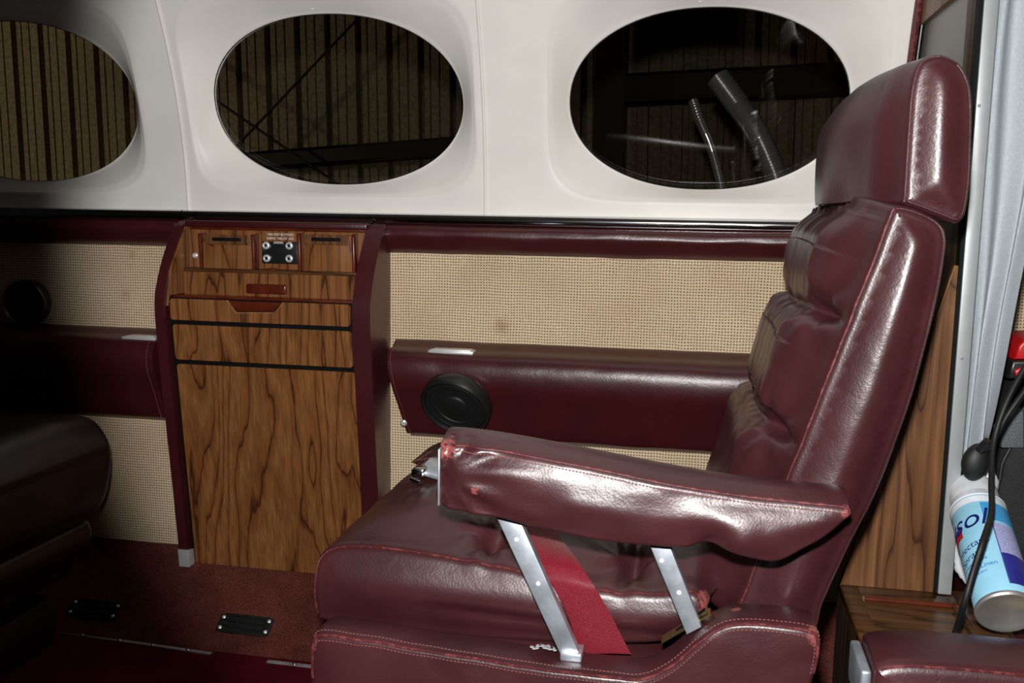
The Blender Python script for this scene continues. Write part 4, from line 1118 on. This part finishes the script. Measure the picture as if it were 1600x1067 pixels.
# ------------------------------------------------------------------ armrest of the nearest seat, bottom right
na = thing('near_seat_armrest', P(1480, 1075, y=.93), 'burgundy leather armrest top with a metal corner, cut by the bottom right of the frame', 'armrest')
YQ = .90
pq = [(1362, 1110), (1366, 1062), (1374, 1046), (1420, 1040), (1520, 1046), (1620, 1056), (1760, 1070), (1760, 1160), (1500, 1160), (1380, 1150)]
bm, gp, inf = cushion(xz(pq, YQ), YQ, .985, .012, k=8, M_=16, bulge=.006, disp=lambda p, n, v, u: Vector((0, 0, .006*sin(max(0, min(1, v))*pi))) if n.z > .2 else Vector())
pad = obj('pad', bm, 'leather', na, angle=None)
k = inf['k']; obj('seam', T([p+Vector((0, -.0006, .0006)) for p in gp[inf['near']][2*k:7*k]], .0012, n=6), 'seam', pad)
e0, e1 = P(1360, 1052, y=YQ), P(1360, 1120, y=YQ)
bm = bmesh.new(); box(bm, (e0.x-.007, YQ+.008, e1.z), (e0.x+.003, .978, e0.z-.002), .003, 3)
plabel(obj('end_plate', bm, 'alu', na), 'grey metal end plate')
obj('stem', B((e0.x+.04, YQ+.015, 0), (e0.x+.22, .97, e1.z-.01), .004), 'leather_flat', na)

# ------------------------------------------------------------------ dark seat at the left
ls = thing('facing_cabin_seat', P(20, 900, y=1.2)*1.0, 'dark leather seat in deep shadow at the left edge, facing the burgundy seat', 'seat')
ROOT[ls.name] = Vector(ls.location)
lp = [(-260, 650), (0, 648), (90, 648), (140, 655), (166, 688), (173, 725), (168, 770), (150, 800), (120, 815), (0, 822), (-260, 822)]
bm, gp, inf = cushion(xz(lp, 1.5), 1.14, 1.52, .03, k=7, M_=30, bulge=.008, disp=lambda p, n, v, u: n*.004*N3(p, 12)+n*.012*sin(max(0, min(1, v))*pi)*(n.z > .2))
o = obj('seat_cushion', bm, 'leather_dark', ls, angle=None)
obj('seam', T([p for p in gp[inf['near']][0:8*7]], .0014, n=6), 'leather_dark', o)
lp = [(-260, 800), (0, 800), (120, 806), (144, 824), (140, 850), (118, 872), (100, 900), (0, 910), (-260, 910)]
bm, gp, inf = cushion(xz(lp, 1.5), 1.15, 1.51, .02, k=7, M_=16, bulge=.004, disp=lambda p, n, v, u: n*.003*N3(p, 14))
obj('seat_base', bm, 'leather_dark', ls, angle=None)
a, b = P(-160, 900, y=1.5), P(92, 900, y=1.5)
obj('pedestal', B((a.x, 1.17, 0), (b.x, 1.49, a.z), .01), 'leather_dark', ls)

# ------------------------------------------------------------------ outside: hangar wall, girts, rods, tubes added as reflections
HY = 5.0
bm = bmesh.new(); xs = []; x = -6.4; pitch = .172
row = []
while x < 4.2:
    for dx, dy in ((0, 0), (.028, 0), (.031, .010), (.034, .010), (.037, 0), (.078, 0), (.081, .010), (.084, .010), (.087, 0), (.136, 0), (.140, .06), (.168, .06), (.172, 0)):
        row.append((x+dx, HY+dy))
    x += pitch
a = [bm.verts.new((x_-.00*1+.0, y_, -1.5)) for x_, y_ in row]; b = [bm.verts.new((x_-.12, y_, 5.5)) for x_, y_ in row]
for i in range(len(row)-1):
    if (Vector(row[i])-Vector(row[i+1])).length > 1e-6: bm.faces.new((a[i], a[i+1], b[i+1], b[i]))
struct('wall_hangar', bm, 'hangar', smooth=False)
struct('floor_hangar', B((-6.4, 1.9, P(1262, 1180, y=2.3).z-.05), (4.4, 5.2, P(1262, 1180, y=2.3).z+.0)), 'postgrey')
def gird(p0, p1, h, lab, name='steel_girt', dy=.12, yy=HY-.16):
    a, b = P(*p0, y=yy), P(*p1, y=yy); bm = bmesh.new()
    up = Vector((0, 0, h)); d = (b-a).normalized()
    # C-section: web and two flanges
    for off, hh, dd in ((Vector(), h, .012), (Vector(), .014, dy), (up-Vector((0, 0, .014)), .014, dy)):
        prism(bm, [a+off, b+off, b+off+Vector((0, 0, hh)), a+off+Vector((0, 0, hh))], (0, dd, 0))
    return tag(obj(name, bm, 'beam', smooth=False), lab, 'beam', )
gird((300, 272), (800, 236), .095, 'dark steel girt across the hangar wall, low in the middle window')
gird((930, 166), (1420, 142), .15, 'dark steel girt crossing the hangar wall in the right window')
a0, a1 = P(925, 300, y=HY-.25), P(972, 300, y=HY-.25)
bm = bmesh.new()
for xx0, xx1, y0_, y1_ in ((a0.x, a1.x, HY-.27, HY-.255), (a0.x, a1.x, HY-.10, HY-.085), ((a0.x+a1.x)/2-.006, (a0.x+a1.x)/2+.006, HY-.26, HY-.09)):
    box(bm, (xx0, y0_, -1.5), (xx1, y1_, 5.5))
tag(obj('steel_column', bm, 'beam', smooth=False), 'dark red steel column at the left side of the right window', 'column')
for (p0, p1, lab) in (((560, 28), (366, 232), 'long thin brace rod rising to the right in the middle window'), ((325, 148), (520, 282), 'thin brace rod falling to the right in the middle window')):
    yr = HY-.2 if p0[0] > 500 else HY-.23; a, b = P(*p0, y=yr), P(*p1, y=yr); d = b-a
    tag(obj('brace_rod', T([a-d*.4, b+d*.5], .007, n=8), 'beam'), lab, 'rod')
def reflection_tube(path, r, ribs, lab, yv):  # ribbed tube added outside to stand in for a reflection in the glass
    pts = catmull([P(px, py, y=yv+dy) for px, py, dy in path], 60)
    N = len(pts)
    def rad(t): return r*(1+(.09*sin(t*N*.9) if (t < ribs[0] or t > ribs[1]) else 0))
    o = obj('reflection_shape', T(pts, rad, n=28), 'reflection_tube', angle=None)
    tag(o, lab, 'reflection_tube')
reflection_tube([(1122, 122, .02), (1150, 160, 0), (1178, 200, -.02), (1200, 245, -.03), (1216, 290, -.03), (1235, 370, 0), (1250, 520, .05), (1262, 900, .05), (1262, 1180, .05)], .026, (.14, .30), 'thick ribbed tube added in place of a reflection in the right window', 2.3)
reflection_tube([(1083, 158, .02), (1094, 190, 0), (1108, 222, 0), (1120, 262, 0), (1128, 300, 0), (1140, 380, 0), (1150, 520, 0), (1160, 900, 0), (1160, 1180, 0)], .011, (.2, .3), 'thin ribbed tube added in place of a reflection, left of the thick one', 2.3)
